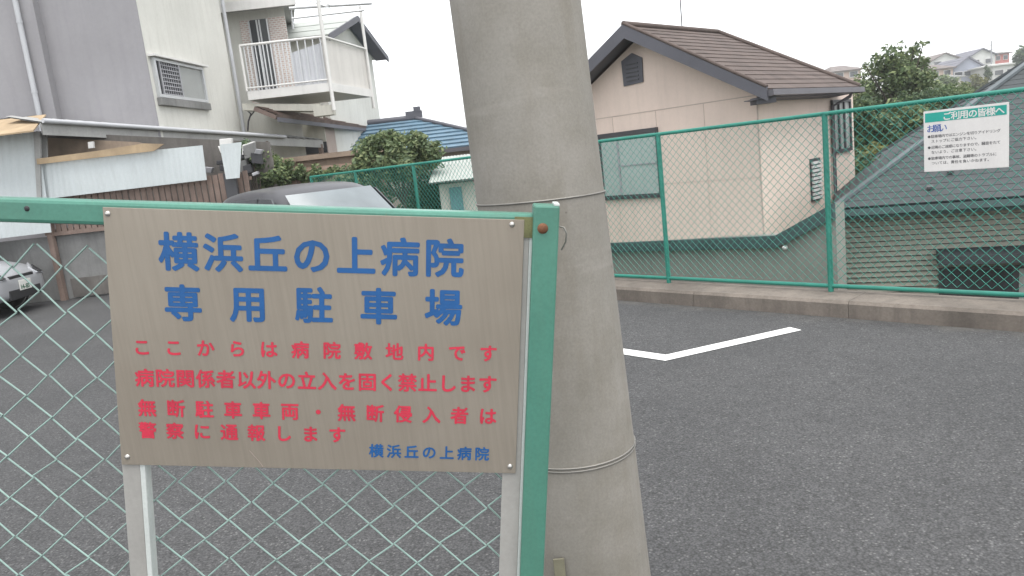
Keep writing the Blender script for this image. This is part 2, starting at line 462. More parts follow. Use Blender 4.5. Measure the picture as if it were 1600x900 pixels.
# ------------------------------------------------------------------ chain link wire
def zigzag_panel(mb, O, U, V, Wn, width, height, du, dv, r, n=4, u0=0.0, v0=0.0, jit=0.0):
    """woven wires: each runs down V zigzagging by du/2 along U; O = top left corner"""
    k = int(width/du*2) + 2
    for i in range(-1, k):
        uc = u0 + i*du/2
        pts = []
        m = int(height/(dv/2)) + 2
        side = 1 if i % 2 == 0 else 0
        for j in range(m+1):
            v = v0 + j*dv/2
            if v < -.001 or v > height+.001: 
                continue
            s = (j + side) % 2
            u = uc + (du/4 if s else -du/4)
            if u < -.001 or u > width+.001: u = min(max(u, 0), width)
            jx = random.uniform(-jit, jit); jy = random.uniform(-jit, jit)
            pts.append(O + U*(u+jx) - V*(v+jy) + Wn*(r*.8 if s else -r*.8))
        if len(pts) > 1 and pts[0] != pts[-1]:
            for a, b in zip(pts[:-1], pts[1:]):
                if (a-b).length > du*.3: mb.tube([a, b], r, n, False)

# ------------------------------------------------------------------ the gate in front with its sign
GC = EYE + Vector((-0.32439573, 1.17288649, -0.26025317))
GX = Vector((0.99016171, -0.00121043, -0.13992257)); GY = Vector((0.13984655, -0.02551232, 0.98984446)); GN = GX.cross(GY)
if GN.y > 0: GN = -GN
def g(u, v, w_=0): return GC + GX*u + GY*v + GN*w_
def gp(px, py, w_=0):
    p = onplane(px, py, GC + GN*w_, GN) - GC
    return p.dot(GX), p.dot(GY)
SW, SH = .658, .429
vb = -(g(0,0).z - .05) / GY.z                 # v where the leaning frame meets the ground
gate = thing('chain_link_gate', g(.38, -1.28, -.03), 'green framed chain link gate in the foreground carrying the metal notice board', 'gate')
ru1 = gp(834, 340)[0]; rv = SH/2 + .0085
mb = MB(); mb.obox(g(-1.5, rv-.038, -.006), GX*(1.5+ru1+.004), GY*.038, -GN*.04); rail = mb.build('top_rail', K['green'], gate, .006)
mb = MB(); mb.obox(g(ru1-.03, rv-.037, -.002), GX*.031, GY*.033, GN*.001); mb.build('rail_end', K['olive'], gate)
ul, vt = gp(834, 321, .012); ur = gp(879, 321, .012)[0]
mb = MB(); mb.obox(g(ul, -1.26, .012), GX*(ur-ul-.004), GY*(1.26+vt), -GN*.05); post = mb.build('gate_post', K['green'], gate, .003)
mb = MB(); mb.obox(g(ur-.013, vt-.0005, .010), GX*.009, GY*.004, -GN*.046); mb.build('post_cap', K['leg_light'], gate, .001)
cu, cv = gp(848, 357, .012)
mb = MB(); mb.lathe([(0,.004),(.005,.004),(.007,.002),(.0085,0)], g(cu, cv, .0125), GN, 16); mb.build('rusty_bolt', K['rust'], gate)
mb = MB(); mb.obox(g(-1.5, -1.17, -.006), GX*(1.5+ul-.002), GY*.038, -GN*.04); mb.build('bottom_rail', K['green'], gate, .002)
mb = MB(); mb.obox(g(-1.55, -1.26, -.006), GX*.048, GY*(1.26+rv+.01), -GN*.045); mb.build('gate_post', K['green'], gate, .003)
mb = MB(); mb.obox(g(ul-.006, -1.16, -.028), GX*.005, GY*(1.16+rv-.04), -GN*.012); mb.build('mesh_stay', K['green_wire'], gate)
# screw hole on the rail
cu, cv = gp(42, 326, -.006)
mb = MB(); mb.lathe([(0,.0015),(.003,.0015),(.0045,0)], g(cu, cv, -.006), GN, 12); mb.build('screw', K['car_black'], gate)
# wire mesh
DU, DV = 79*1.2/1155, 70.5*1.2/1155
an = gp(56, 383, -.03)
mb = MB()
wid = 1.5 + ul - .004; top = rv - .04; hgt = top + 1.13
zigzag_panel(mb, g(-1.5, top, -.03), GX, GY, GN, wid, hgt, DU, DV, .0015, 6,
             (an[0]+1.5 + DU/4) % (DU/2), (top-an[1]) % (DV/2), .0026)
mb.build('wire_mesh', K['green_wire'], gate)
# twisted wire ends along the post
for i in range(14):
    mb = MB()
    v0 = top - .02 - i*DV; 
    a0 = g(ul-.016, v0, -.026)
    mb.tube([a0, a0+GX*.005+GY*.006+GN*.003, a0+GX*.011+GY*.001, a0+GX*.006-GY*.008], .0016, 5)
    mb.build('wire_tie', K['green_wire'], gate)
lu, lv = gp(878, 356, -.02)
mb = MB(); mb.tube([g(lu-.004, lv+.002, -.02), g(lu+.003, lv+.001, -.016), g(lu+.0075, lv-.008, -.014), g(lu+.007, lv-.022, -.016), g(lu+.001, lv-.036, -.02)], .0013, 6)
mb.build('wire_loop', K['wire_steel'], gate)

sign = thing('notice_board', g(0, -SH/2, -.002), 'large brushed metal board with blue and red Japanese lettering fixed to the gate', 'sign')
mb = MB(); mb.obox(g(-SW/2, -SH/2, -.0025), GX*SW, GY*SH, GN*.0025); panel = mb.build('panel', K['sheet'], sign, .0006)
def fontmesh(ch, bold):
    key = (ch, bold)
    if key in FC: return FC[key]
    c = bpy.data.curves.new('glyph', 'FONT'); c.body = ch; c.resolution_u = 3
    c.align_x = 'LEFT'
    o = bpy.data.objects.new('glyph', c); col.objects.link(o)
    dg = bpy.context.evaluated_depsgraph_get()
    me = bpy.data.meshes.new_from_object(o.evaluated_get(dg))
    vs = [Vector(v.co) for v in me.vertices]; fs = [tuple(p.vertices) for p in me.polygons]
    bpy.data.objects.remove(o); bpy.data.curves.remove(c); bpy.data.meshes.remove(me)
    FC[key] = (vs, fs); return FC[key]
FC = {}
def write(mb, text, c0, c1, size, X, Y_, bold, sy=1.0, n_out=None):
    """letters centred from point c0 to point c1; size = em height in metres"""
    m = len(text)
    for i, ch in enumerate(text):
        if ch == ' ': continue
        p = c0 + (c1-c0)*(i/max(1, m-1))
        vs, fs = fontmesh(ch, bold)
        # em box: about 1 unit wide, centre at (.5, .38)
        nz = X.cross(Y_); ring_ = [(0,0)] + [(math.cos(k*math.pi/4)*bold, math.sin(k*math.pi/4)*bold) for k in range(8)]
        for k, (ox, oy) in enumerate(ring_):      # stroke weight: the outline thickened all round
            mb.add([p + X*((v.x-.5+ox)*size) + Y_*((v.y-.38+oy)*size*sy) + nz*(k*.00002) for v in vs], fs)
def gl(px, py): u, v = gp(px, py, 0); return g(u, v, .0006)
px2m = 1.2/1155
def line(mat, text, a, b, s, bold):
    mb = MB(); write(mb, text, gl(*a), gl(*b), s*px2m*1.06, GX, GY, bold); mb.build('lettering', K[mat], panel)
line("blue", '横浜丘の上病院', (279,393), (694,403), 58, .028)
line("blue", '専用駐車場', (286,473), (693,480), 56, .028)
line("blue", '横浜丘の上病院', (588,704), (753,709), 22.5, .025)
line("red", 'ここからは病院敷地内です', (222,542), (763,552), 27, .027)
line("red", '病院関係者以外の立入を固く禁止します', (226,590), (762,600), 29, .026)
line("red", '無断駐車車両・無断侵入者は', (230,637), (762,650), 28, .027)
line("red", '警察に通報します', (231,672), (527,679), 27, .027)
for px, py in ((168,334),(800,351),(797,729),(199,714)):
    u, v = gp(px, py)
    mb = MB(); mb.lathe([(0,.0028),(.0025,.0024),(.004,.0012),(.0046,.0002)], g(u, v), GN, 16); mb.build('screw', K['steel'], panel)
mb = MB()
q = [gl(*p) for p in ((390,704),(399,714),(406,722),(411,729))]
mb.tube(q, .0004, 4); mb.build('scratch', K['tan'], panel)
for a, b, flip in ((193, 229, 1), (784, 821, 0)):
    u0 = gp(a, 760, -.004)[0]; u1 = gp(b, 760, -.004)[0]
    mb = MB(); mb.obox(g(u0, -1.27, -.004), GX*(u1-u0-.009), GY*(1.27+SH/2-.02), -GN*.003); lg = mb.build('leg', K['leg'], sign, .0008)
    mb = MB(); mb.obox(g(u1-.0088, -1.27, -.0035), GX*.0085, GY*(1.27+SH/2-.02), -GN*.022); mb.build('edge_strip', K['leg_light'], lg, .001)

# ------------------------------------------------------------------ utility pole behind the gate
pc = at(843, 300, 2.0); PX, PY = pc.x, pc.y
prad = 99.5 * (pc-EYE).dot(FWD) / FOC
def prz(z): return prad - (z - pc.z) * .0075
pole = thing('utility_pole', (PX, PY, 0), 'thick weathered concrete utility pole rising just behind the gate post', 'pole')
mb = MB(); LEAN = Vector((-.026, 0, 1)); PB = Vector((PX, PY, 0)) - LEAN*0 + Vector((.026*pc.z, 0, 0))
mb.lathe([(prz(z), z) for z in [-.1 + .25*i for i in range(40)]], PB, LEAN, 64); mb.build('shaft', K['pole'], pole)
def band(py_c, z_hint, r, cnt=1, dz=.012, name='wire_band', mat='wire_steel'):
    mb = MB()
    for k in range(cnt):
        z = z_hint - k*dz; rr = prz(z) + r*.6
        pts = [(PB.x-.026*z+rr*math.cos(a), PY+rr*math.sin(a), z) for a in [2*math.pi*i/48 for i in range(49)]]
        mb.tube(pts, r, 6, False)
    return mb.build(name, K[mat], pole)
zb1 = onplane(844, 322, Vector((PX, PY-prad, 0)), Vector((0,1,0))).z
zb2 = onplane(895, 731, Vector((PX, PY-prad, 0)), Vector((0,1,0))).z
band(0, zb1+.012, .0024, 1)
band(0, zb2, .0026, 2, .009)
mb = MB(); tgp = at(876, 905, PY-prz(.55)+.006); mb.box(tgp, (.03, .006, .12)); mb.build('tag_plate', K['tag'], pole, .001)

# ------------------------------------------------------------------ the long fence by the kerb
FZ0, FZ1 = .2, 1.70
fence = thing('chain_link_fence', fl(0, .15), 'long green chain link fence on the kerb along the far car park edge', 'fence')
tp = [fpx(1036, 1.0), fpx(1293, 1.0)]
sp = tp[1]-tp[0]
tl = [fpx(487, 1.6), fpx(556, 1.6), fpx(648, 1.5)]
posts = tl + [ (tl[2]+tp[0])/2 ] + tp + [tp[1]+sp, tp[1]+2*sp]
z_top = lambda t_: FZ1
for t_ in posts:
    mb = MB(); mb.tube([fl(t_, .1), fl(t_, FZ1+.01)], .024, 12); mb.build('fence_post', K['green_dark'], fence)
mb = MB(); mb.tube([fl(posts[0], FZ1), fl(posts[-1], FZ1)], .019, 10); mb.build('top_rail', K['green_dark'], fence)
mb = MB(); mb.tube([fl(posts[0], FZ0), fl(posts[-1], FZ0)], .019, 10); mb.build('bottom_rail', K['green_dark'], fence)
for a, b in zip(posts[:-1], posts[1:]):
    mb = MB()
    zigzag_panel(mb, fl(a, FZ1, .02), fdir, Vector((0,0,1)), fin, b-a, FZ1-FZ0, .079, .079, .0025, 3)
    mb.build('wire_mesh', K['fence_wire'], fence)
# notice on the fence
def fp(px, py, off=.03):
    return onplane(px, py, fl(0, 0, off), fin)
nTL, nTR, nBR, nBL = fp(1443,172), fp(1577,162), fp(1577,262), fp(1444,268)
nw = (nTR-nTL).dot(fdir); z1 = (nTL.z+nTR.z)/2; z0 = (nBL.z+nBR.z)/2
no = nTL.copy(); no.z = z0
notice = thing('rules_notice', no, 'small white notice with teal header hung on the fence at the right', 'sign')
UZ = Vector((0,0,1)); nh = z1-z0
mb = MB(); mb.obox(no, fdir*nw, UZ*nh, fin*.004); npn = mb.build('panel', K['white_board'], notice, .002)
def nq(u, v, k=.0046): return no + fdir*(u*nw) + UZ*(v*nh) + fin*k
mb = MB(); mb.obox(nq(.02, .815, .0041), fdir*nw*.955, UZ*nh*.15, fin*.0012); mb.build('header_strip', K['teal_ink'], npn)
mb = MB(); write(mb, 'ご利用の皆様へ', nq(.29, .888, .0058), nq(.90, .888, .0058), nh*.135, fdir, UZ, .02); mb.build('header_lettering', K['white_board'], npn)
mb = MB(); write(mb, 'お願い', nq(.09, .71), nq(.24, .71), nh*.135, fdir, UZ, .012); mb.build('title_lettering', K['blue_ink'], npn)
mb = MB()
rows = [('●駐車場内ではエンジンを切りアイドリング', .58, .07), ('ストップにご協力下さい。', .50, .115), ('●近隣のご迷惑になりますので、騒音をたて', .40, .07), ('ないよう、ご注意下さい。', .32, .115), ('●駐車場内での事故、盗難等のトラブルに', .22, .07), ('ついては、責任を負いかねます。', .14, .115)]
for s, v, u0 in rows:
    du = .86/20 if len(s) > 16 else .86/18
    mb = MB(); write(mb, s, nq(u0, v), nq(u0+du*(len(s)-1), v), nh*.056, fdir, UZ, .012); mb.build('lettering', K['black_ink'], npn)

# ------------------------------------------------------------------ roof helper
def courses(mb, a, b, c, d, n, t, th=.06):
    """roof slope: eave a->b, top d->c, in n lapped courses; closed underneath"""
    a, b, c, d = map(Vector, (a, b, c, d))
    nn = (b-a).cross(d-a)
    if nn.length < 1e-9: nn = (b-a).cross(c-a)
    nn.normalize()
    if nn.z < 0: nn = -nn
    for i in range(n):
        s0, s1 = i/n, (i+1)/n
        l0, r0 = a.lerp(d, s0), b.lerp(c, s0); l1, r1 = a.lerp(d, s1), b.lerp(c, s1)
        mb.add([l0, r0, r0+nn*t, l0+nn*t, l1+nn*.002, r1+nn*.002], [(0,1,2,3), (3,2,5,4)])
    u = [p - nn*th for p in (a, b, c, d)]
    mb.add(u, [(3,2,1,0)])
    mb.add([a,b,b-nn*th,a-nn*th], [(0,3,2,1)]); mb.add([b,c,c-nn*th,b-nn*th], [(0,3,2,1)]); mb.add([d,a,a-nn*th,d-nn*th], [(0,3,2,1)])
    mb.add([c,d,d-nn*th,c-nn*th], [(0,3,2,1)])

# ------------------------------------------------------------------ beige gabled house beyond the fence
GDR = Vector((-.70, .714, 0)).normalized(); SDR = Vector((.714, .70, 0)).normalized()
Q = at(1185, 200, 12.0); Q.z = -2.6
def hb(gg, s, z): return Vector((Q.x, Q.y, 0)) + GDR*gg + SDR*s + UZ*z
def hbp(px, py, s):        # pixel on the plane parallel to the gable wall -> (g, z)
    p = onplane(px, py, hb(0, s, 0), SDR) - hb(0, 0, 0); return p.dot(GDR), p.z
def hsp(px, py, gg):       # pixel on the plane parallel to the side wall -> (s, z)
    p = onplane(px, py, hb(gg, 0, 0), GDR) - hb(0, 0, 0); return p.dot(SDR), p.z
OV = .45
g1, ze = hbp(1199, 139, -OV); gr, zr = hbp(975, 40, -OV)
gl_ = 2*gr - g1                      # left eave
def along(px, gg, z):                # distance along s on a level line seen at column px
    lo, hi = -OV, 14
    for _ in range(60):
        mid = (lo+hi)/2; p = hb(gg, mid, z) - EYE
        if 800 + FOC*p.dot(RT)/p.dot(FWD) < px: lo = mid
        else: hi = mid
    return lo
sE = along(1343, g1, ze); sR = along(1122, gr, zr)
house = thing('gabled_house', hb(0,0,-2.6), 'beige two storey house with brown shingle roof and pointed gable vent beyond the fence', 'house')
th_w = .16
gw = 2*gr                             # wall width
slope = (zr-ze)/(gr-g1)
zwall = lambda gg: ze + slope*(min(gg, 2*gr-gg) - g1) - .16
mb = MB(); mb.prism([hb(0,0,-2.6), hb(gw,0,-2.6), hb(gw,0,zwall(gw)), hb(gr,0,zwall(gr)), hb(0,0,zwall(0))], SDR*.25)
sw = along(1336, 0, .6)
mb.prism([hb(0,.25,-2.6), hb(0,sw,-2.6), hb(0,sw,ze-.02), hb(0,.25,ze-.02)], GDR*.2)
mb.prism([hb(gw-.2,.25,-2.6), hb(gw-.2,sw,-2.6), hb(gw-.2,sw,ze-.02), hb(gw-.2,.25,ze-.02)], GDR*.2)
mb.prism([hb(.2,sw-.2,-2.6), hb(gw-.2,sw-.2,-2.6), hb(gw-.2,sw-.2,ze-.02), hb(.2,sw-.2,ze-.02)], SDR*.2)
wall = mb.build('wall', K['beige'], house)
mb = MB()
E1, E2, R1, R2 = hb(g1,-OV,ze), hb(g1,sE,ze), hb(gr,-OV,zr), hb(gr,sR,zr)
F1, F2 = hb(gl_,-OV,ze), hb(gl_,sE,ze)
courses(mb, E1, E2, R2, R1, 15, .013)
courses(mb, F2, F1, R1, R2, 15, .013)
courses(mb, E2, F2, R2, R2 + (F2-E2)*.001, 15, .013)
roof = mb.build('roof', K['roof_brown'], house)
mb = MB()
for a, b in ((E1, R1), (F1, R1)):
    d = (b-a); mb.prism([a - SDR*.03 + UZ*.03, b - SDR*.03 + UZ*.03, b - SDR*.03 - UZ*.21, a - SDR*.03 - UZ*.17], SDR*.05)
mb.build('bargeboard', K['fascia'], house)
mb = MB()
for a, b in ((E1, R1), (F1, R1)):
    mb.prism([a + SDR*.03 - UZ*.1, b + SDR*.03 - UZ*.1, b + SDR*(OV-.01) - UZ*.1, a + SDR*(OV-.01) - UZ*.1], UZ*-.012)
mb.build('soffit', K['fascia'], house)
mb = MB(); mb.tube([R1 - SDR*.02 + UZ*.03, R2 + UZ*.03], .05, 8); mb.tube([R2 + UZ*.03, E2 + UZ*.02], .045, 8); mb.tube([E1 - SDR*.01 + UZ*.035, R1 - SDR*.01 + UZ*.035], .03, 8); mb.build('ridge_cap', K['roof_brown'], roof)
mb = MB(); rr = .055
pr = [(0,0),(-.09,0),(-.1,-.09),(-.01,-.1)]
mb.prism([E1 + GDR*(-.0+p[0]) + UZ*(p[1]-.01) for p in pr], E2-E1)
mb.build('gutter', K['gutter_dark'], house)
mb = MB(); mb.prism([E1 + UZ*-.11, E1 + GDR*(-g1-.01) + UZ*-.13, E2 + GDR*(-g1-.01) + UZ*-.13 - SDR*.45, E2 - SDR*.45 + UZ*-.11], UZ*-.012)
mb.box(hb(g1*.5,-.2,ze-.15), (.3,.3,.1)); mb.build('eave_soffit', K['fascia'], house)
# gable vent, joints, window
pv = [hbp(*q, -.0) for q in ((972,96),(988,83),(1004,90),(1006,128),(976,135))]
mb = MB(); mb.prism([hb(a,-.03,z) for a, z in pv], SDR*.028); gv = mb.build('gable_vent', K['fascia'], house)
mb = MB(); c_g = sum(a for a, z in pv)/5
for k in range(5):
    z_ = pv[3][1] + .05 + k*.07; mb.obox(hb(c_g-.13, -.045, z_), GDR*.26, SDR*.014, UZ*.02)
mb.build('louvre', K['alu_dark'], gv)
def joint(mb, a, b): 
    (ga, za), (gb, zb) = hbp(*a, 0), hbp(*b, 0); mb.bar(hb(ga,-.001,za), hb(gb,-.001,zb), UZ*.014 if abs(ga-gb) > abs(za-zb) else GDR*.012, SDR*.006)
jz = (hbp(937,187,0)[1] + hbp(1155,151,0)[1])/2
mb = MB()
mb.bar(hb(.02,-.001,jz), hb(gw-.02,-.001,jz), UZ*.016, SDR*.006)
for gg in (.95, 1.9, 2.85, 3.8): mb.bar(hb(gg,-.0012,-.1), hb(gg,-.0012,jz-.01), GDR*.008, SDR*.006)
j2 = hbp(1100, 283, 0)[1]; mb.bar(hb(.02,-.0012,j2), hb(gw-.02,-.0012,j2), UZ*.008, SDR*.006)
mb.bar(hb(0,-.0,-.1), hb(0,0,ze-.1), GDR*.02, SDR*.02)
mb.build('panel_joint', K['joint'], wall)
(wg0, wz0), (wg1, wz1) = hbp(946, 310, 0), hbp(1027, 203, 0)
wg0 = max(wg0, hbp(937, 217, 0)[0]); 
wl, wr = max(wg0, wg1), min(wg0, wg1); wr -= .02
mb = MB()
for (a, b, z_0, z_1) in ((wr, wl, wz1-.03, wz1+.05), (wr, wl, wz0-.03, wz0+.05)): mb.obox(hb(a,-.06,z_0), GDR*(b-a), SDR*.058, UZ*(z_1-z_0))
for a in (wr, wl-.04): mb.obox(hb(a,-.055,wz0+.05), GDR*.04, SDR*.05, UZ*(wz1-wz0-.08))
wn = mb.build('window', K['alu_dark'], house)
mb = MB(); mb.obox(hb(wr+.04,-.03,wz0+.05), GDR*(wl-wr-.08), SDR*.02, UZ*(wz1-wz0-.08)); mb.build('pane', K['curtain'], wn)
mb = MB(); xm = wl - (wl-wr)*.34; mb.obox(hb(xm,-.05,wz0+.05), GDR*.035, SDR*.018, UZ*(wz1-wz0-.08)); zm = wz0+(wz1-wz0)*.5
mb.obox(hb(wr+.04,-.042,zm), GDR*(xm-wr-.06), SDR*.01, UZ*.02); mb.build('mullion', K['lattice'], wn)
# louvre window on the side wall
s0, zc0 = hsp(1267, 315, 0); s1, zc1 = hsp(1279, 246, 0)
mb = MB(); mb.obox(hb(-.03,s0,zc0), SDR*(s1-s0), GDR*.028, UZ*(zc1-zc0)); lw = mb.build('louvre_window', K['alu_dark'], house)
mb = MB()
for k in range(10):
    z_ = zc0+.03+(zc1-zc0-.06)*k/10; mb.obox(hb(-.06,s0+.02,z_), SDR*(s1-s0-.04), GDR*.03, UZ*.045)
mb.build('louvre', K['alu_white'], lw)
# bay window and downpipe at the right end
s0, za = hsp(1300, 240, 0); s1, zb_ = hsp(1326, 155, 0)
mb = MB(); mb.obox(hb(-.05,s0,za), SDR*(s1-s0), GDR*.045, UZ*.06); mb.obox(hb(-.05,s0,zb_-.05), SDR*(s1-s0), GDR*.045, UZ*.05)
for f_ in (0, .33, .64, 1): mb.obox(hb(-.05,s0+(s1-s0-.05)*f_,za+.06), SDR*.05, GDR*.045, UZ*(zb_-za-.11))
bw = mb.build('bay_window', K['alu_dark'], house)
mb = MB(); mb.obox(hb(-.02,s0+.03,za+.06), SDR*(s1-s0-.06), GDR*.018, UZ*(zb_-za-.11)); mb.build('pane', K['frost'], bw)
sd_ = hsp(1297, 200, 0)[0]
mb = MB(); mb.tube([hb(g1+.02,sd_+.12,ze-.06), hb(g1+.05,sd_+.08,ze-.16), hb(-.06,sd_,ze-.3), hb(-.06,sd_,-2.5)], .033, 8); mb.build('downpipe', K['gutter_dark'], house)
# thin roof aerial
ap = along(1066, gr, zr); mb = MB(); mb.tube([hb(gr,ap,zr), hb(gr,ap,zr+1.6)], .012, 6); mb.tube([hb(gr-.3,ap,zr+1.45), hb(gr+.3,ap,zr+1.45)], .006, 5); mb.build('aerial', K['gutter_dark'], roof)
# lower wall skirt with dark trim along the foot of the gable
so = -.35
pl = [hbp(*q, so) for q in ((945,385),(1215,368),(1305,318),(1330,303))]
mb = MB(); mb.prism([hb(a,so,z) for a, z in pl[:3]] + [hb(pl[2][0],so,-2.6), hb(pl[0][0]+1.5,so,-2.6), hb(pl[0][0]+1.5,so,pl[0][1])], SDR*.34); lowr = mb.build('lower_wall', K['lower_grey'], house)
mb = MB(); P = [Vector((pl[0][0]+1.5, pl[0][1]))] + [Vector(q) for q in pl[1:3]]
thk = .15
top_ = [hb(q.x,so-.1,q.y+.01) for q in P]; bot_ = [hb(q.x,so-.1,q.y-thk-.03*i) for i, q in enumerate(P)]
for i in range(2): mb.prism([top_[i], top_[i+1], bot_[i+1], bot_[i]], SDR*.098)
mb.build('trim_band', K['teal_trim'], house)
a_, z_ = hbp(1229, 386, so); mb = MB(); mb.lathe([(0,.1),(.03,.1),(.035,.03),(.02,0)], hb(a_,so,z_), -SDR, 10); mb.build('wall_lamp', K['alu_white'], lowr)

# ------------------------------------------------------------------ low house with teal hip roof at the right
FD = Vector((.905, -.425, 0)).normalized(); BD = Vector((.425, .905, 0)).normalized()
Kc = at(1302, 326, 11.5)
def hd(u, v, z): return Vector((Kc.x, Kc.y, Kc.z)) + FD*u + BD*v + UZ*z
def hdp(px, py, v):
    p = onplane(px, py, hd(0, v, 0), BD) - hd(0,0,0); return p.dot(FD), p.z
LD, WD = 9.0, 6.6; HR = WD/2*.635
low = thing('hip_roofed_house', hd(0,0,-2.9-Kc.z+.3), 'low house with teal slate hip roof and ribbed green siding behind the fence', 'house')
mb = MB()
a, b, c, d = hd(0,0,0), hd(LD,0,0), hd(LD,WD,0), hd(0,WD,0); r0 = hd(WD/2,WD/2,HR); r1 = hd(LD-WD/2,WD/2,HR)
courses(mb, a, b, r1, r0, 26, .007); courses(mb, c, d, r0, r1, 26, .007)
courses(mb, d, a, r0, r0+(a-d)*.001, 26, .012); courses(mb, b, c, r1, r1+(c-b)*.001, 26, .012)
rf = mb.build('roof', K['roof_teal'], low)
mb = MB()
for p_, q_ in ((a,r0),(d,r0),(b,r1),(c,r1),(r0,r1)):
    dv = (q_-p_).normalized(); sv = dv.cross(UZ).normalized()
    mb.bar(p_+UZ*.02, q_+UZ*.02, sv*.1, sv.cross(dv)*.045)
mb.build('ridge_cap', K['ridge_metal'], rf)
for u, v in ((1.6,.55),(2.35,.8),(2.9,.5),(3.6,.95),(4.3,.6),(1.3,.25),(3.3,.45)):
    z_ = v*.635; mb = MB(); mb.obox(hd(u,v-.03,z_+.012), FD*.09, BD*.05+UZ*.03, UZ*.035); mb.build('snow_guard', K['alu_dark'], rf)
mb = MB(); mb.prism([hd(-.02,.0,-.03), hd(-.02,-.10,-.02), hd(-.02,-.11,-.12), hd(-.02,-.0,-.13)], FD*(LD+.04)); 
mb.prism([hd(0,.02,-.10), hd(0,.42,-.12), hd(0,.42,-.2), hd(0,.02,-.19)], FD*LD)
mb.build('eave_trim', K['teal_trim'], low)
# siding boards, each row lapped
mb = MB(); wv = .4; zt, zbm = -.19, -3.0; rowh = .082; k = 0; z = zt
while z > zbm:
    mb.prism([hd(.06,wv,z), hd(.06,wv,z-rowh), hd(.06,wv-.045,z-rowh), hd(.06,wv-.004,z)], FD*(LD-.4)); mb.obox(hd(.07,wv-.03,z-rowh-.012), FD*(LD-.42), BD*.02, UZ*.011, 1); z -= rowh  # thin dark strip below each lip paints in its shadow line
mb.prism([hd(.06,wv+.001,zt), hd(.06,wv+.001,zbm), hd(.06,WD-.4,zbm), hd(.06,WD-.4,zt)], FD*.15)
mb.prism([hd(LD-.5,wv+.001,zt), hd(LD-.5,wv+.001,zbm), hd(LD-.5,WD-.4,zbm), hd(LD-.5,WD-.4,zt)], FD*.15)
mb.prism([hd(.5,WD-.55,zt), hd(.5,WD-.55,zbm), hd(LD-.5,WD-.55,zbm), hd(LD-.5,WD-.55,zt)], BD*.15)
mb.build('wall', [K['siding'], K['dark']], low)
u0, zz0 = hdp(1466, 413, wv-.3); u1, zz1 = hdp(1466, 398, wv-.3)
mb = MB(); mb.prism([hd(u0,wv-.02,zz1+.05), hd(u0,wv-.42,zz1-.02), hd(u0,wv-.42,zz0), hd(u0,wv-.02,zz0)], FD*2.6); mb.build('window_hood', K['roof_teal'], low)
u0w, zt_ = hdp(1466, 418, wv-.02); _, zb__ = hdp(1466, 462, wv-.02)
mb = MB(); mb.obox(hd(u0w,wv-.07,zb__-.3), FD*2.3, BD*.06, UZ*(zt_-zb__+.3)); wnd = mb.build('window', K['alu_dark'], low)
mb = MB(); mb.obox(hd(u0w+.06,wv-.078,zb__-.25), FD*.9, BD*.01, UZ*(zt_-zb__+.2)); mb.build('pane', K['window'], wnd)
mb = MB(); mb.obox(hd(u0w+1.04,wv-.082,zb__-.25), FD*1.2, BD*.012, UZ*(zt_-zb__+.2)); mb.build('shutter', K['roof_grey'], wnd)

# ------------------------------------------------------------------ left: old mortar house
A0 = at(231, 100, 15.2); A0.z = 0
wd_ = Vector((.13, 1, 0)).normalized(); AL = 3.45
A1 = A0 + wd_*AL; LFT = Vector((-1,0,0))
old = thing('mortar_house', A0, 'old mortar house with lavender grey front and stained white side wall at left', 'house')
HT = 7.6
mb = MB(); mb.prism([A0, A1, A1+LFT*9, A0+LFT*9], UZ*HT); mb.build('side_wall', K['mortar_white'], old)
mb = MB(); mb.obox(A0 + Vector((.0,-.03,0)), LFT*9, Vector((0,.028,0)), UZ*HT)
xp = at(72, 100, 15.0).x
mb.obox(Vector((xp,A0.y-.22,0)), LFT*6, Vector((0,.188,0)), UZ*HT)
mb.build('front_wall', K['mortar_grey'], old)
mb = MB(); mb.prism([A0+Vector((.5,-.6,HT)), A1+Vector((.5,.5,HT)), A1+LFT*9.5+Vector((0,.5,HT)), A0+LFT*9.5+Vector((0,-.6,HT))], UZ*.25); mb.build('roof', K['roof_grey'], old)
mb = MB(); p0 = at(20, -12, 14.9); p1 = at(62, 182, 14.9); mb.tube([Vector((p1.x,14.9,7.5)), Vector((p1.x,14.9,3.0))], .05, 10)
mb.build('drainpipe', K['gutter'], old)
dp_x = p1.x
mb = MB()
for zz in (3.9, 5.2, 6.5): mb.lathe([(.058,-.02),(.058,.02)], (dp_x,14.9,zz), (0,0,1), 12)
mb.build('pipe_collar', K['gutter'], old)
an_ = Vector((wd_.y, -wd_.x, 0))                # outward normal of the white side wall
def ap_(px, py, off=0):
    p = onplane(px, py, A0 + an_*off, an_) - A0; return p.dot(wd_), p.z
def aw(s, z, off=0): return A0 + wd_*s + an_*off + UZ*z
s0 = ap_(238, 120)[0]; s1 = ap_(315, 120)[0]; zl = (ap_(243,150)[1]+ap_(317,162)[1])/2; zh = (ap_(236,92)[1]+ap_(312,104)[1])/2
s0 = max(s0, .12)
mb = MB(); 
for (sa, sb, za, zb_) in ((s0,s1,zl,zl+.06),(s0,s1,zh-.06,zh)): mb.obox(aw(sa,za,-.01), wd_*(sb-sa), an_*.08, UZ*(zb_-za))
for sa in (s0, s1-.06): mb.obox(aw(sa,zl+.06,-.01), wd_*.06, an_*.08, UZ*(zh-zl-.12))
wn = mb.build('window', K['alu'], old)
mb = MB(); mb.obox(aw(s0+.06,zl+.06,.002), wd_*(s1-s0-.12)*.46, an_*.015, UZ*(zh-zl-.12)); mb.build('opening', K['dark'], wn)
mb = MB(); mb.obox(aw(s0+.06+(s1-s0-.12)*.46,zl+.06,.004), wd_*(s1-s0-.12)*.54, an_*.02, UZ*(zh-zl-.12)); mb.build('pane', K['frost'], wn)
mb = MB(); W2 = (s1-s0-.12)*.46; H2 = zh-zl-.12
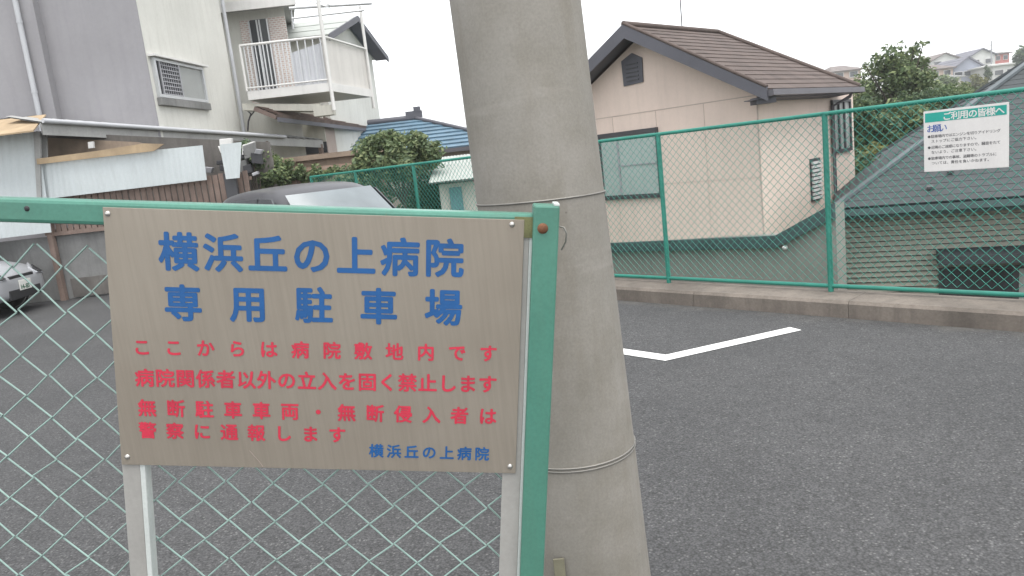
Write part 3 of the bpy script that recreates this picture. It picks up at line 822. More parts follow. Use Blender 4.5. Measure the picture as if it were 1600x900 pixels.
for k in range(8): mb.obox(aw(s0+.06+W2*.2+W2*.8*k/8,zl+.06,.03), wd_*.022, an_*.01, UZ*H2)
for k in range(8): mb.obox(aw(s0+.06+W2*.2,zl+.07+H2*k/8,.042), wd_*W2*.8, an_*.008, UZ*.02)
mb.obox(aw(s0+.06+W2,zl+.06,.03), wd_*.05, an_*.03, UZ*H2); mb.obox(aw(s0+.06+W2*.14,zl+.06,.03), wd_*.05, an_*.03, UZ*H2)
mb.build('lattice', K['lattice'], wn)
mb = MB(); mb.obox(aw(s0-.03,zl-.16,-.01), wd_*(s1-s0+.06), an_*.1, UZ*.15); mb.build('sill', K['concrete'], wn, .01)
mb = MB(); mb.obox(aw(s0-.08,zh+.01,-.01), wd_*(s1-s0+.2), an_*.16, UZ*.04); mb.build('window_hood', K['alu_white'], wn)
mb = MB(); pts = [aw(ap_(352, 40)[0]-.05, z_, .05) for z_ in (7.4, 2.9)]; mb.tube(pts, .045, 8); mb.build('drainpipe', K['gutter'], old)

# lean-to roof with its gutter running back along the houses
P0 = at(64, 189, 13.0); P1 = at(505, 218, 19.9)
lean = thing('lean_to_roof', (P0.x, P0.y, 0), 'long grey sheet lean-to roof with white gutter pipe below the mortar house', 'roof')
dl = (P1-P0); dlh = Vector((dl.x, dl.y, 0)).normalized(); up_l = Vector((-dlh.y, dlh.x, 0))   # towards the house
mb = MB(); n = 60; vs = []; 
for i in range(n+1):
    p = P0 + dl*(i/n); wv_ = .018*math.sin(i*math.pi)
    z_o = .012 if i % 2 else -.012
    vs += [p + UZ*z_o, p + up_l*.9 + UZ*(.2+z_o)]
fs = [(2*i, 2*i+2, 2*i+3, 2*i+1) for i in range(n)]
mb.add(vs, fs); mb.add([v - UZ*.02 for v in vs], [f[::-1] for f in fs]); mb.build('sheet', K['roof_grey'], lean)
mb = MB(); pE = P0 + dl*.80; mb.tube([P0 - up_l*.05 + UZ*.0, pE - up_l*.05 + UZ*.0], .042, 10); mb.build('gutter_pipe', K['gutter'], lean)
mb = MB(); mb.bar(P0 + UZ*-.13 + up_l*.03, P1 + UZ*-.11 + up_l*.03, up_l*.03, UZ*.2); mb.build('eave_beam', K['roof_grey'], lean)
mb = MB()
for f_ in (.72,.99):
    p = P0 + dl*f_ + up_l*.06; mb.bar(Vector((p.x,p.y,0)), Vector((p.x,p.y,p.z-.12)), dlh*.09, up_l*.09)
mb.build('post', K['brown_wood'], lean)

# yard shed: white panels, corrugated strip, plywood awning, frame
YF = 13.2
def yw(px, py, Y=YF): return at(px, py, Y)
def wallbox(mb, pts, Y, dy, mi=0): mb.prism([at(px, py, Y) for px, py in pts], Vector((0,dy,0)), mi)
shed = thing('yard_shed', (at(30,300,YF).x, YF, 0), 'ramshackle white sheet shed with plywood awning in front of the mortar house', 'shed')
def corrugated(mb, tl_, tr_, br_, bl_, n, amp, dy=.012):
    tl_, tr_, br_, bl_ = map(Vector, (tl_, tr_, br_, bl_)); vs = []
    for i in range(n+1):
        o = Vector((0, amp*(1 if i % 4 in (1,2) else 0), 0)); f_ = i/n
        vs += [tl_.lerp(tr_, f_)+o, bl_.lerp(br_, f_)+o]
    fs = [(2*i, 2*i+1, 2*i+3, 2*i+2) for i in range(n)]
    mb.add(vs, fs); mb.add([v+Vector((0,dy,0)) for v in vs], [f[::-1] for f in fs])
    e = [vs[0], vs[1], vs[1]+Vector((0,dy,0)), vs[0]+Vector((0,dy,0))]; mb.add(e, [(0,1,2,3)])
    e = [vs[-2], vs[-1], vs[-1]+Vector((0,dy,0)), vs[-2]+Vector((0,dy,0))]; mb.add(e, [(3,2,1,0)])
mb = MB(); corrugated(mb, yw(-60,218,13.15), yw(58,205,13.15), yw(80,363,13.15), yw(-60,380,13.15), 40, .006); mb.build('side_panel', K['corrug'], shed)
mb = MB(); corrugated(mb, yw(56,253), yw(316,227), yw(323,281), yw(62,312), 120, .007); mb.build('corrugated_sheet', K['corrug'], shed)
mb = MB(); corrugated(mb, yw(343,226,13.1), yw(377,222,13.1), yw(374,278,13.1), yw(353,280,13.1), 14, .006); mb.build('loose_sheet', K['corrug'], shed)
mb = MB(); mb.prism([yw(-60,220,12.5), yw(2,212,12.5), yw(52,206,12.5), yw(72,181,13.9), yw(-20,190,13.9), yw(-60,196,13.9)], UZ*.025); mb.build('plywood_awning', K['plywood'], shed)
mb = MB(); mb.prism([yw(57,248,13.1), yw(58,257,13.1), yw(240,236,13.1), yw(256,225,13.1), yw(225,224,13.1), yw(150,236,13.1)], Vector((0,.03,0))); mb.build('top_board', K['plywood'], shed)
mb = MB(); wallbox(mb, [(52,206),(62,205),(64,320),(58,320)], 13.12, .05); wallbox(mb, [(54,212),(72,206),(74,254),(60,258)], 13.3, .03); mb.build('corner_post', K['roof_grey'], shed)
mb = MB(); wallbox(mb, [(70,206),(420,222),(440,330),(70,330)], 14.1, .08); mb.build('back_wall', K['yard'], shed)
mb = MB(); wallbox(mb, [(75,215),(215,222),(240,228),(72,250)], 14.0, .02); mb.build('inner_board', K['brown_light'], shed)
mb = MB(); wallbox(mb, [(137,222),(145,221),(146,231),(138,232)], 13.6, .05); mb.build('junction_box', K['alu_white'], shed)
random.seed(3)
for k in range(16):
    mb = MB(); px = random.uniform(316, 408); py = random.uniform(236, 276); p = yw(px, py, 13.7)
    s_ = random.uniform(.08, .22); mb.obox(p, Vector((s_, .05, random.uniform(-.05,.05))), Vector((0,.1,0)), Vector((random.uniform(-.05,.05),0,s_*random.uniform(.5,1.2))))
    mb.build('stored_crate', (K['dark'], K['lattice'], K['dark'], K['concrete'], K['alu_white'])[k % 5], shed, .01)

# brown slat fence and concrete wall closing the car park
slat = thing('slat_fence', (at(200,400,13.35).x, 13.35, 0), 'brown vertical slat fence on top of the concrete wall below the white sheets', 'fence')
mb = MB(); xL = at(60,300,13.35).x; xR = at(395,300,13.35).x; x = xL; random.seed(5)
while x < xR:
    mb.box((x, 13.35+random.uniform(-.008,.008), 1.56), (.085, .02, .74+random.uniform(-.02,.02))); x += .108
mb.build('slats', K['brown_wood'], slat)
mb = MB(); mb.box(((xL+xR)/2, 13.40, 1.8), (xR-xL, .04, .06)); mb.box(((xL+xR)/2, 13.40, 1.25), (xR-xL, .04, .06)); mb.build('rails', K['brown_wood'], slat)
mb = MB(); mb.box((at(362,300,13.2).x, 13.25, .95), (.2,.08,1.95)); mb.build('fence_post', K['alu_dark'], slat)
cw = thing('concrete_wall', (-9, 13.45, 0), 'stained grey concrete wall at the back of the car park behind the silver car', 'wall')
mb = MB(); mb.box((-11.5+xL*0, 13.5, .58), (17, .18, 1.16)); wl_ = mb.build('wall', K['concrete'], cw, .01)
xg = at(85,400,13.3).x
mb = MB(); mb.box((xg, 13.33, .75), (.09,.1,1.5)); mb.build('post', K['brown_wood'], cw)
mb = MB(); mb.box(((xg+at(165,360,13.3).x)/2+.2, 13.36, 1.2), (1.4,.06,.07)); mb.build('plank', K['brown_wood'], cw)
mb = MB(); mb.box((xg+1.1, 13.39, .2), (1.9,.05,.34)); mb.build('base_shade_strip', K['yard'], cw)  # dark strip added for the shadowed band along the wall foot

# ------------------------------------------------------------------ tile fronted house with the drying balcony
YB = 20.0
tileh = thing('tile_front_house', (at(400,200,YB).x, YB, 0), 'house with pink tile front and white drying balcony behind the mortar house', 'house')
xl, xr = at(335, 100, YB).x, at(457, 100, YB).x
zt = at(430, 18, YB).z
mb = MB(); mb.prism([Vector((xl,YB,0)), Vector((xr,YB,0)), Vector((xr-1.55,YB+5,0)), Vector((xl-1.5,YB+5,0))], UZ*6.6); mb.build('wall', K['mortar_white'], tileh)
mb = MB(); xa = at(383,90,YB).x; zb0 = at(420,160,YB).z; zb1_ = at(420,28,YB).z
mb.box(((xa+xr)/2, YB-.02, (zb0+zb1_)/2), (xr-xa-.02, .036, zb1_-zb0)); mb.build('tile_facing', K['pink_brick'], tileh)
mb = MB(); mb.prism([Vector((xl-.2,YB-.6,zt+.02)), Vector((xr+.45,YB-.6,zt+.02)), Vector((xr-1.1,YB+5.3,zt+.7)), Vector((xl-1.2,YB+5.3,zt+.7))], UZ*.16); mb.build('roof', K['roof_grey'], tileh)
mb = MB(); mb.prism([Vector((xl-.2,YB-.62,zt-.02)), Vector((xr+.47,YB-.62,zt-.02)), Vector((xr+.47,YB-.62,zt+.2)), Vector((xl-.2,YB-.62,zt+.2))], Vector((0,.02,0))); mb.build('fascia', K['alu_white'], tileh)
xq0, xq1 = at(399,90,YB).x, at(428,90,YB).x
zq0, zq1 = at(420,142,YB).z, at(405,32,YB).z
mb = MB(); mb.box(((xq0+xq1)/2, YB-.06, (zq0+zq1)/2), (xq1-xq0, .04, zq1-zq0)); dr = mb.build('glass_door', K['alu_dark'], tileh)
mb = MB(); mb.box(((xq0+xq1)/2, YB-.085, (zq0+zq1)/2+.1), ((xq1-xq0)*.85, .01, (zq1-zq0)*.9)); mb.build('pane', K['window'], dr)
mb = MB()
for f_ in (.0, .42, .56, .98): mb.box((xq0+(xq1-xq0)*f_, YB-.095, (zq0+zq1)/2), (.035, .03, zq1-zq0))
mb.build('frame', K['alu'], dr)
# balcony
BY0, BY1 = 18.2, 20.6
bl, br = at(388, 155, BY0), at(517, 137, BY0)
zf = (bl.z+br.z)/2 - .05; xb0, xb1 = bl.x, br.x
bk = at(582, 152, BY1); 
Dx = Vector((bk.x-xb1, BY1-BY0, 0))               # receding side
bal = MB(); bal.prism([Vector((xb0,BY0,zf)), Vector((xb1,BY0,zf)), Vector((xb1,BY0,zf))+Dx, Vector((xb0,BY1,zf))], UZ*.2); 
bal = bal.build('balcony', K['alu_white'], tileh)
zr_ = at(512, 55, BY0).z - .02
c0, c1_, c2 = Vector((xb0,BY0,0)), Vector((xb1,BY0,0)), Vector((xb1,BY0,0))+Dx
mb = MB(); mb.tube([c0+UZ*zr_, c1_+UZ*zr_], .03, 8); mb.tube([c1_+UZ*zr_, c2+UZ*zr_], .03, 8); mb.tube([c0+UZ*(zf+.27), c1_+UZ*(zf+.27)], .02, 6)
mb.tube([c0+UZ*(zf+.2), c0+UZ*zr_], .03, 8)
mb.tube([c1_+UZ*(zf-.45), c1_+UZ*(zr_+1.25)], .045, 10); mb.tube([c2+UZ*(zf-.3), c2+UZ*(zr_+1.1)], .04, 10)
mb.build('railing', K['alu_white'], bal)
mb = MB(); nb = 22
for i in range(1, nb):
    p = c0.lerp(c1_, i/nb)
    if i < 13 or i % 2: mb.bar(p+UZ*(zf+.2), p+UZ*zr_, Vector((.022,0,0)), Vector((0,.02,0)))
mb.build('baluster', K['alu'], bal)
m_ = c0.lerp(c1_, .57)
mb = MB(); corrugated(mb, m_+UZ*(zr_-.28)+Vector((0,.06,0)), c1_+UZ*(zr_-.1)+Vector((0,.06,0)), c1_+UZ*(zf+.2)+Vector((0,.06,0)), m_+UZ*(zf+.2)+Vector((0,.06,0)), 24, .012); mb.build('front_screen', K['panel_pale'], bal)
mb = MB(); sd2 = Dx.normalized(); off = Vector((-.05,0,0))
mb.prism([c1_+UZ*(zf+.2)+off, c2+UZ*(zf+.2)+off, c2+UZ*(zr_-.04)+off, c1_+UZ*(zr_-.04)+off], Vector((-.015,0,0))); mb.build('side_screen', K['panel_warm'], bal)
mb = MB(); zq = zr_ + .62
pl0, pl1 = at(450, 13, BY0+.2), at(580, 5, BY1-.6)
for a_, b_, r_ in ((at(452,13,BY0+.3), at(581,5,BY0+.3), .035), (at(456,29,BY0+.9), at(569,16,BY0+.9), .025), (at(462,-6,BY0+.2), at(520,14,BY0+.2), .012), (at(476,-8,BY0+.2), at(516,8,BY0+.2), .012), (at(452,0,BY1), at(458,45,BY1), .03)):
    mb = MB(); mb.tube([a_, b_], r_, 8); mb.build('drying_pole', K['alu'], bal)
# under the balcony: beam, block, brackets
mb = MB(); p0, p1 = at(378,163,BY0+.1), at(500,164,BY0+.1); mb.obox(Vector((p0.x,BY0+.1,p0.z-.14)), Vector((p1.x-p0.x,0,p1.z-p0.z)), Vector((0,.5,0)), UZ*.16); mb.build('beam', K['cream'], tileh)
mb = MB(); q0 = at(491,182,BY0+.05); q1 = at(519,163,BY0+.05); mb.box(((q0.x+q1.x)/2,BY0+.2,(q0.z+q1.z)/2), (q1.x-q0.x,.3,q1.z-q0.z)); mb.build('beam_end', K['cream'], tileh)
mb = MB(); mb.tube([at(384,170,BY0+.6), at(392,178,BY0+.6), at(388,190,BY0+.6), at(387,205,BY0+.6)], .02, 6); mb.tube([at(402,168,BY0+.6), at(391,182,BY0+.6)], .015, 6); mb.build('bracket', K['gutter_dark'], tileh)

# low brown roofed annex in front of it
E_, F_ = at(432, 180, 17.6), at(618, 205, 29.5)
F_.z = E_.z
annex = thing('roofed_annex', (at(510,240,19).x, 19, 0), 'low tan annex with old brown tile eave behind the round shrub', 'annex')
mb = MB(); up_a = Vector((-.5,.1,.26))
courses(mb, E_, F_, F_+up_a, E_+up_a, 6, .04, .1); mb.build('roof', K['roof_tile_brown'], annex)
mb = MB(); mb.bar(E_+Vector((.02,0,-.1)), F_+Vector((.02,0,-.1)), Vector((.04,0,0)), UZ*.1); mb.build('fascia', K['fascia'], annex)
T0 = at(512, 230, 21.5); T1 = at(588, 230, 28.5); T0.z = T1.z = 0
zt0 = E_.z - .02
mb = MB(); mb.prism([T0, T1, T1+Vector((-3,0,0)), T0+Vector((-3,0,0))], UZ*(zt0)); mb.build('wall', K['tan'], annex)
mb = MB(); x0 = at(412,230,21.45).x; mb.box(((x0+T0.x)/2-.0, 21.47, (at(460,243,21.45).z+at(460,220,21.45).z)/2), (T0.x-x0-.03, .05, .42)); mb.build('opening', K['dark'], annex)
mb = MB(); mb.box(((x0+T0.x)/2-.6, 21.44, 3.45), (T0.x-x0+1.2, .08, 1.5)); mb.build('upper_wall', K['cream'], annex)

# terracotta block wall behind the grey car
tw = thing('block_wall', (at(500,300,14.6).x, 14.6, 0), 'low terracotta block wall with weathered wood capping behind the grey car', 'wall')
zc = at(480, 262, 14.6).z; x0, x1 = at(396,262,14.6).x, at(600,262,14.6).x
mb = MB(); mb.box(((x0+x1)/2, 14.65, zc/2), (x1-x0, .14, zc)); mb.build('wall', brick_mat('terracotta_bricks', (.3,.185,.14), (.35,.24,.19), (.33,.27,.22), 4.2, .6, .3, .02), tw)
mb = MB(); zc2 = at(480,243,15.4).z; mb.box(((x0+x1)/2+.1, 15.4, zc2-.05), (x1-x0, .2, .1)); mb.box(((x0+x1)/2, 15.45, zc2/2-.05), (x1-x0-.1, .08, zc2-.1)); mb.build('capping', K['brown_light'], tw)

# ------------------------------------------------------------------ white gabled house behind the balcony
YC = 22.0
wh = thing('white_gable_house', (at(540,200,YC).x, YC, 0), 'white house with pale green sheet roof and grey gable eaves behind the balcony', 'house')
ge = at(514, 54, YC); zce = ge.z; dC = Vector((.17, 1, 0)).normalized(); WC = 5.4
ga = Vector((ge.x, YC, zce)); gb = ga + dC*WC; gm = ga + dC*(WC*.5) + UZ*.95
Lv = Vector((-6,.0,0))
mb = MB(); courses(mb, ga+Lv, ga, gm, gm+Lv, 3, .02, .05); courses(mb, gb, gb+Lv, gm+Lv, gm, 3, .02, .05); mb.build('roof', K['roof_pale'], wh)
mb = MB()
for a, b in ((ga, gm), (gb, gm)): mb.prism([a+UZ*.02+Vector((.02,0,0)), b+UZ*.02+Vector((.02,0,0)), b-UZ*.16+Vector((.02,0,0)), a-UZ*.16+Vector((.02,0,0))], Vector((-.05,0,0)))
for a, b in ((ga, gm), (gb, gm)): mb.prism([a-UZ*.08, b-UZ*.08, b-UZ*.08+Vector((-.45,0,0)), a-UZ*.08+Vector((-.45,0,0))], UZ*.01)
mb.build('bargeboard', K['fascia'], wh)
ins = Vector((-.45,0,0)); wa, wb, wm = ga+dC*.4+ins, gb-dC*.4+ins, gm+ins
mb = MB(); mb.prism([Vector((wa.x,wa.y,0)), Vector((wb.x,wb.y,0)), wb+UZ*.0, wm-UZ*.15, wa], Vector((-5,0,0))); mb.build('wall', K['mortar_white'], wh)
mb = MB(); mb.box((wa.x-1.2, wa.y-.03, zce-.75), (1.3,.06,.35)); wv_ = mb.build('window', K['alu'], wh)
mb = MB()
for k in range(6): mb.box((wa.x-1.75+k*.22, wa.y-.07, zce-.75), (.13,.02,.28))
mb.build('pane', K['window'], wv_)

# ------------------------------------------------------------------ blue tiled house and small shed behind the fence, centre
YBl = 23.0
bh = thing('blue_roofed_house', (at(680,250,YBl).x, YBl, -2.6), 'low house with bright blue tile hip roof behind the pole', 'house')
ze_ = at(700, 232, YBl).z; xa = at(520,200,YBl).x; xb = at(800,230,YBl).x; zr2 = at(640,186,YBl+2.2).z
ea, eb = Vector((xa,YBl,ze_)), Vector((xb,YBl,ze_)); ra, rb = Vector((xa,YBl+2.6,zr2)), Vector((at(648,188,YBl+2.6).x,YBl+2.6,zr2))
bb, ba = Vector((xb,YBl+5.2,ze_)), Vector((xa,YBl+5.2,ze_))
mb = MB(); courses(mb, ea, eb, rb, ra, 9, .05); courses(mb, bb, ba, ra, rb, 9, .05); courses(mb, eb, bb, rb, rb+(bb-eb)*.001, 9, .05); rb_o = mb.build('roof', K['roof_blue'], bh)
mb = MB(); mb.tube([ra+UZ*.05, rb+UZ*.05], .1, 8); mb.tube([rb+UZ*.05, eb+UZ*.05], .07, 8); mb.box(rb+UZ*.16, (.55,.2,.22)); mb.box(rb+Vector((.12,0,.32)), (.22,.22,.16)); mb.build('ridge_tiles', K['fascia'], rb_o)
mb = MB(); mb.bar(ea+Vector((0,-.03,-.06)), eb+Vector((0,-.03,-.06)), Vector((0,.06,0)), UZ*.12); mb.build('gutter', K['gutter_dark'], bh)
mb = MB(); mb.box(((xa+xb)/2, YBl+2.6, (ze_-.1-2.6)/2), (xb-xa-.9, 4.4, ze_-.1+2.6)); mb.build('wall', K['tan'], bh)

YS = 13.2
gs = thing('garden_shed', (at(720,300,YS).x, YS, -2.6), 'small cream shed with pale corrugated roof and teal door behind the fence', 'shed')
x0, x1 = at(683,270,YS).x, at(800,270,YS).x; zs1 = at(700,270,YS).z; zs0 = at(700,280,YS).z
mb = MB(); n = 48; vs = []
for i in range(n+1):
    x = x0-.15+(x1-x0+.3)*i/n; o = .012 if i % 2 else 0
    vs += [(x, YS-.25, zs0+o-.03), (x, YS+2.2, zs0+.42+o)]
fs = [(2*i, 2*i+2, 2*i+3, 2*i+1) for i in range(n)]
mb.add(vs, fs); mb.add([Vector(v)-UZ*.02 for v in vs], [f[::-1] for f in fs]); mb.build('roof', K['roof_pale'], gs)
mb = MB(); mb.box(((x0+x1)/2, YS+1.0, (zs0-.08-2.6)/2), (x1-x0, 2.0, zs0-.08+2.6)); mb.build('wall', K['cream'], gs)
xd = at(712,300,YS).x; mb = MB(); mb.box((xd, YS-.02, zs0-.1-.95), (.22,.03,1.8)); mb.build('door', K['teal_door'], gs)
mb = MB(); mb.box((xd, YS-.045, zs0-.1-.7), (.1,.012,.5)); mb.build('door_pane', K['dark'], gs)

# ------------------------------------------------------------------ foliage
def leaves(mb, blobs, n, size, shell=.55, flat=.8):
    """leaf faces scattered through overlapping clumps"""
    tot = sum(b[3]*b[4]*b[5] for b in blobs)
    for (cx, cy, cz, rx, ry, rz) in blobs:
        k = max(6, int(n*rx*ry*rz/tot))
        for _ in range(k):
            while True:
                d = Vector((random.uniform(-1,1), random.uniform(-1,1), random.uniform(-1,1)))
                if .01 < d.length <= 1: break
            d *= (random.random()**.35)/d.length*random.uniform(.8,1.08)
            p = Vector((cx+d.x*rx, cy+d.y*ry, cz+d.z*rz))
            a = Vector((random.gauss(0,1), random.gauss(0,1), random.gauss(0,.6))).normalized()
            nrm = (d.normalized()*.6 + Vector((random.gauss(0,.5), random.gauss(0,.5), random.gauss(.3,.5)))).normalized()
            b = nrm.cross(a)
            if b.length < .05: continue
            b.normalize(); a = b.cross(nrm)
            s_ = size*random.uniform(.6,1.4)
            mb.add([p-a*s_, p+b*s_*.5+nrm*s_*.1, p+a*s_, p-b*s_*.5+nrm*s_*.1], [(0,1,2,3)])
def clumps(c, r, n, rr, squash=.8, seed=1):
    random.seed(seed); out_ = []
    for _ in range(n):
        while True:
            d = Vector((random.uniform(-1,1), random.uniform(-1,1), random.uniform(-1,1)))
            if d.length <= 1: break
        q = rr*random.uniform(.6,1.3)
        out_.append((c[0]+d.x*r[0], c[1]+d.y*r[1], c[2]+d.z*r[2], q, q, q*squash))
    return out_
def tree(name, label, cat, base, c, r, nb, rr, n, size, mat, seed, trunk_r=.09, group=None):
    t_ = thing(name, base, label, cat, group)
    mb = MB(); base = Vector(base); cc = Vector(c)
    random.seed(seed)
    bl_ = clumps(c, r, nb, rr, .8, seed)
    fork = base.lerp(cc, .55)
    mb.tube([base, base.lerp(fork,.5)+Vector((.05,0,0)), fork], trunk_r, 8, True, r1=trunk_r*.65)
    for b in bl_[:min(10, len(bl_))]:
        e = Vector(b[:3]); mb.tube([fork, fork.lerp(e,.5)+Vector((random.uniform(-.1,.1),0,random.uniform(0,.15))), e], trunk_r*.45, 6, True, r1=trunk_r*.12)
    mb.build('trunk', K['bark'], t_)
    mb = MB(); leaves(mb, bl_, n, size); mb.build('crown', K[mat], t_)
    return t_

# round shrub behind the green fence
c = at(622, 246, 13.6)
tree('round_shrub', 'rounded olive green shrub rising above the green fence beside the blue roof', 'shrub', (c.x, c.y, 0), (c.x, c.y, c.z-.02), (.7,.55,.46), 44, .2, 8500, .045, 'leaf_grey', 11, .05)
c = at(560, 278, 13.7)
tree('spreading_shrub', 'low olive shrub left of the rounded shrub above the block wall', 'shrub', (c.x, c.y, 0), c, (.6,.3,.2), 22, .17, 2600, .04, 'leaf_grey', 12, .04)
c = at(428, 264, 14.2)
tree('vine_shrub', 'dark green leafy climber over the slat fence beside the loose white sheet', 'shrub', (c.x, c.y, 0), c, (.42,.2,.3), 20, .2, 3000, .042, 'leaf_mid', 13, .04)
c = at(490, 272, 14.35)
tree('trailing_shrub', 'thin green creeper hanging over the terracotta block wall', 'shrub', (c.x, c.y, 0), c, (.6,.12,.16), 22, .12, 1500, .04, 'leaf_mid', 17, .03)
c = at(392, 240, 13.9)
tree('dark_shrub', 'small dark shrub behind the loose white sheet under the lean-to', 'shrub', (c.x, c.y, 0), c, (.16,.12,.25), 9, .14, 900, .04, 'leaf_dark', 14, .03)
# plants behind the fence mesh in the middle
c = at(660, 300, 14.5)
tree('hedge_bush', 'dark green bush seen through the fence mesh left of the teal door', 'bush', (c.x, c.y, -2.6), (c.x, c.y, c.z-.25), (.85,.5,.7), 24, .34, 4200, .05, 'leaf_dark', 15, .06, 'bushes behind the fence mesh')
c = at(575, 308, 14.0)
tree('hedge_bush', 'dark bush seen through the fence mesh beside the grey car', 'bush', (c.x, c.y, 0), (c.x, c.y, c.z-.3), (.5,.3,.5), 16, .28, 2600, .05, 'leaf_dark', 16, .05, 'bushes behind the fence mesh')
# tall tree right of the beige house
YT = 27
c = at(1408, 140, YT)
tt = thing('broadleaf_tree', (c.x, c.y, -2.6), 'tall loose crowned green tree between the beige house and the hillside houses', 'tree')
random.seed(21)
bl_ = []
for px, py, rr, ryy in ((1350,140,.4,.35),(1342,160,.4,.4),(1470,150,.5,.4),(1480,165,.5,.4),(1340,205,.5,.5),(1380,215,.6,.5),(1430,128,.5,.4),(1390,105,.5,.4),(1410,135,.6,.5),(1448,92,.16,.14),(1443,68,.16,.13),(1352,102,.18,.15),(1375,110,.5,.4),(1395,88,.42,.35),(1420,95,.5,.42),(1428,75,.26,.24),(1400,125,.6,.5),(1440,125,.5,.45),(1360,135,.45,.4),(1355,160,.45,.4),(1385,160,.6,.55),(1420,160,.6,.55),(1455,160,.5,.5),(1370,92,.26,.2),(1438,100,.35,.3),(1452,115,.3,.25),(1345,120,.25,.2),(1345,185,.4,.4),(1400,190,.6,.5),(1440,190,.55,.5),(1410,110,.5,.4),(1385,75,.18,.15),(1408,70,.18,.14),(1460,138,.3,.3)):
    p = at(px, py, YT+random.uniform(-.6,.6)); bl_.append((p.x,p.y,p.z,rr,rr,ryy))
mb = MB(); base = Vector((c.x, c.y, -2.6)); fork = Vector((c.x-.05, c.y, c.z-1.3))
mb.tube([base, base.lerp(fork,.5)+Vector((.06,0,0)), fork], .17, 10, True, r1=.11)
for b in bl_: 
    e = Vector(b[:3]); mb.tube([fork, fork.lerp(e,.5)+Vector((0,0,.1)), e], .055, 6, True, r1=.012)
mb.build('trunk', K['bark'], tt)
mb = MB(); leaves(mb, bl_, 10500, .08); mb.build('crown', K['leaf_mid'], tt)
# bushes in front of it
for i, (px, py, Y, r_, nb, n, mt, lab) in enumerate((
    (1365, 205, 19.5, (.5,.5,.8), 30, 4200, 'leaf_dark', 'dark green bush against the right wall of the beige house'),
    (1405, 205, 20.5, (.8,.6,.8), 34, 5200, 'leaf_mid', 'mid green bush above the teal roof beside the notice'),
    (1372, 258, 17.5, (.42,.3,.28), 16, 2000, 'leaf_yellow', 'bright yellow green bush at the left end of the teal roof'),
    (1445, 175, 24, (1.2,.6,.7), 34, 4200, 'leaf_dark', 'dark bush behind the small white notice'),
    (1520, 150, 30, (1.8,.8,.6), 34, 3600, 'leaf_mid', 'green hedge showing over the teal roof ridge at right'),
    (1352, 290, 15.5, (.4,.3,.6), 16, 2200, 'leaf_dark', 'low dark bush between the beige house and teal roof'))):
    c = at(px, py, Y)
    tree('garden_bush', lab, 'bush', (c.x, c.y, -2.6), c, r_, nb, .32, n, .06, mt, 40+i, .05, 'bushes between the house and the teal roof')

# ------------------------------------------------------------------ hillside houses and trees
def hill_house(name, label, px0, px1, py_eave, py_peak, py_base, Y, wmat, rmat, dep=8, gable_front=False, nwin=2):
    a = at(px0, (py_eave+py_base)/2, Y); b = at(px1, (py_eave+py_base)/2, Y); mid = (px0+px1)/2
    ze = at(mid, py_eave, Y).z; zp = at(mid, py_peak, Y).z; zb = hill(a.x, Y) - 1.0; zv = at(mid, py_base, Y).z
    x0, x1 = a.x, b.x; w_ = x1-x0; h = thing(name, (x0+w_/2, Y, min(zb, zv)), label, 'house', 'houses on the far hillside')
    zb = min(zb, zv)
    mb = MB()
    if gable_front:
        mb.prism([Vector((x0,Y,zb)), Vector((x1,Y,zb)), Vector((x1,Y,ze)), Vector(((x0+x1)/2,Y,zp-.2)), Vector((x0,Y,ze))], Vector((0,dep,0)))
    else: mb.obox((x0,Y,zb), (w_,0,0), (0,dep,0), (0,0,ze-zb))
    mb.build('wall', wmat, h)
    mb = MB(); o = .5
    if gable_front:
        m0 = (x0+x1)/2; sl = (zp-ze)/(w_/2); e = ze - o*sl
        courses(mb, (x0-o,Y-o,e), (x0-o,Y+dep+o,e), (m0,Y+dep+o,zp), (m0,Y-o,zp), 4, .05, .2)
        courses(mb, (x1+o,Y+dep+o,e), (x1+o,Y-o,e), (m0,Y-o,zp), (m0,Y+dep+o,zp), 4, .05, .2)
    else:
        i_ = min(w_*.3, 3)
        p = [Vector(q) for q in ((x0-o,Y-o,ze),(x1+o,Y-o,ze),(x1+o,Y+dep+o,ze),(x0-o,Y+dep+o,ze))]; q0 = Vector((x0+i_,Y+dep/2,zp)); q1 = Vector((x1-i_,Y+dep/2,zp))
        courses(mb, p[0], p[1], q1, q0, 4, .05, .2); courses(mb, p[2], p[3], q0, q1, 4, .05, .2)
        courses(mb, p[1], p[2], q1, q1+Vector((0,.01,0)), 4, .05, .2); courses(mb, p[3], p[0], q0, q0-Vector((0,.01,0)), 4, .05, .2)
    mb.build('roof', rmat, h)
    for k in range(nwin):
        xx = x0 + w_*(k+.5)/nwin; zz = ze - min(1.5, (ze-zv)*.5)
        mb = MB(); mb.box((xx, Y-.05, zz), (min(1.8,w_*.3), .12, 1.1)); f_ = mb.build('window', K['alu_white'], h)
        mb = MB(); mb.box((xx, Y-.12, zz), (min(1.6,w_*.26), .04, .9)); mb.build('pane', K['window'], f_)
    return h
W_, G_ = K['far_white'], K['far_grey']
hill_house('hillside_house', 'white hillside house with grey brown roof just right of the tall tree', 1453, 1500, 93, 82, 104, 172, W_, K['far_roof_brown'], 9, True)
hill_house('hillside_house', 'peach walled hillside house with dark brown roof in front of the white one', 1452, 1489, 107, 98, 122, 150, K['far_pink'], K['far_roof_brown'])
hill_house('hillside_house', 'blue grey hillside house with large gable in the middle of the row', 1490, 1534, 103, 88, 127, 155, G_, K['far_roof_grey'], 9, True, 3)
hill_house('hillside_house', 'white hillside house with wide grey gable above the blue grey one', 1514, 1555, 86, 75, 106, 175, W_, K['far_roof_grey'], 9, True)
hill_house('hillside_house', 'red walled hillside house at the top of the row', 1553, 1577, 83, 79, 97, 178, K['far_red'], K['far_roof_brown'], 8, False, 2)
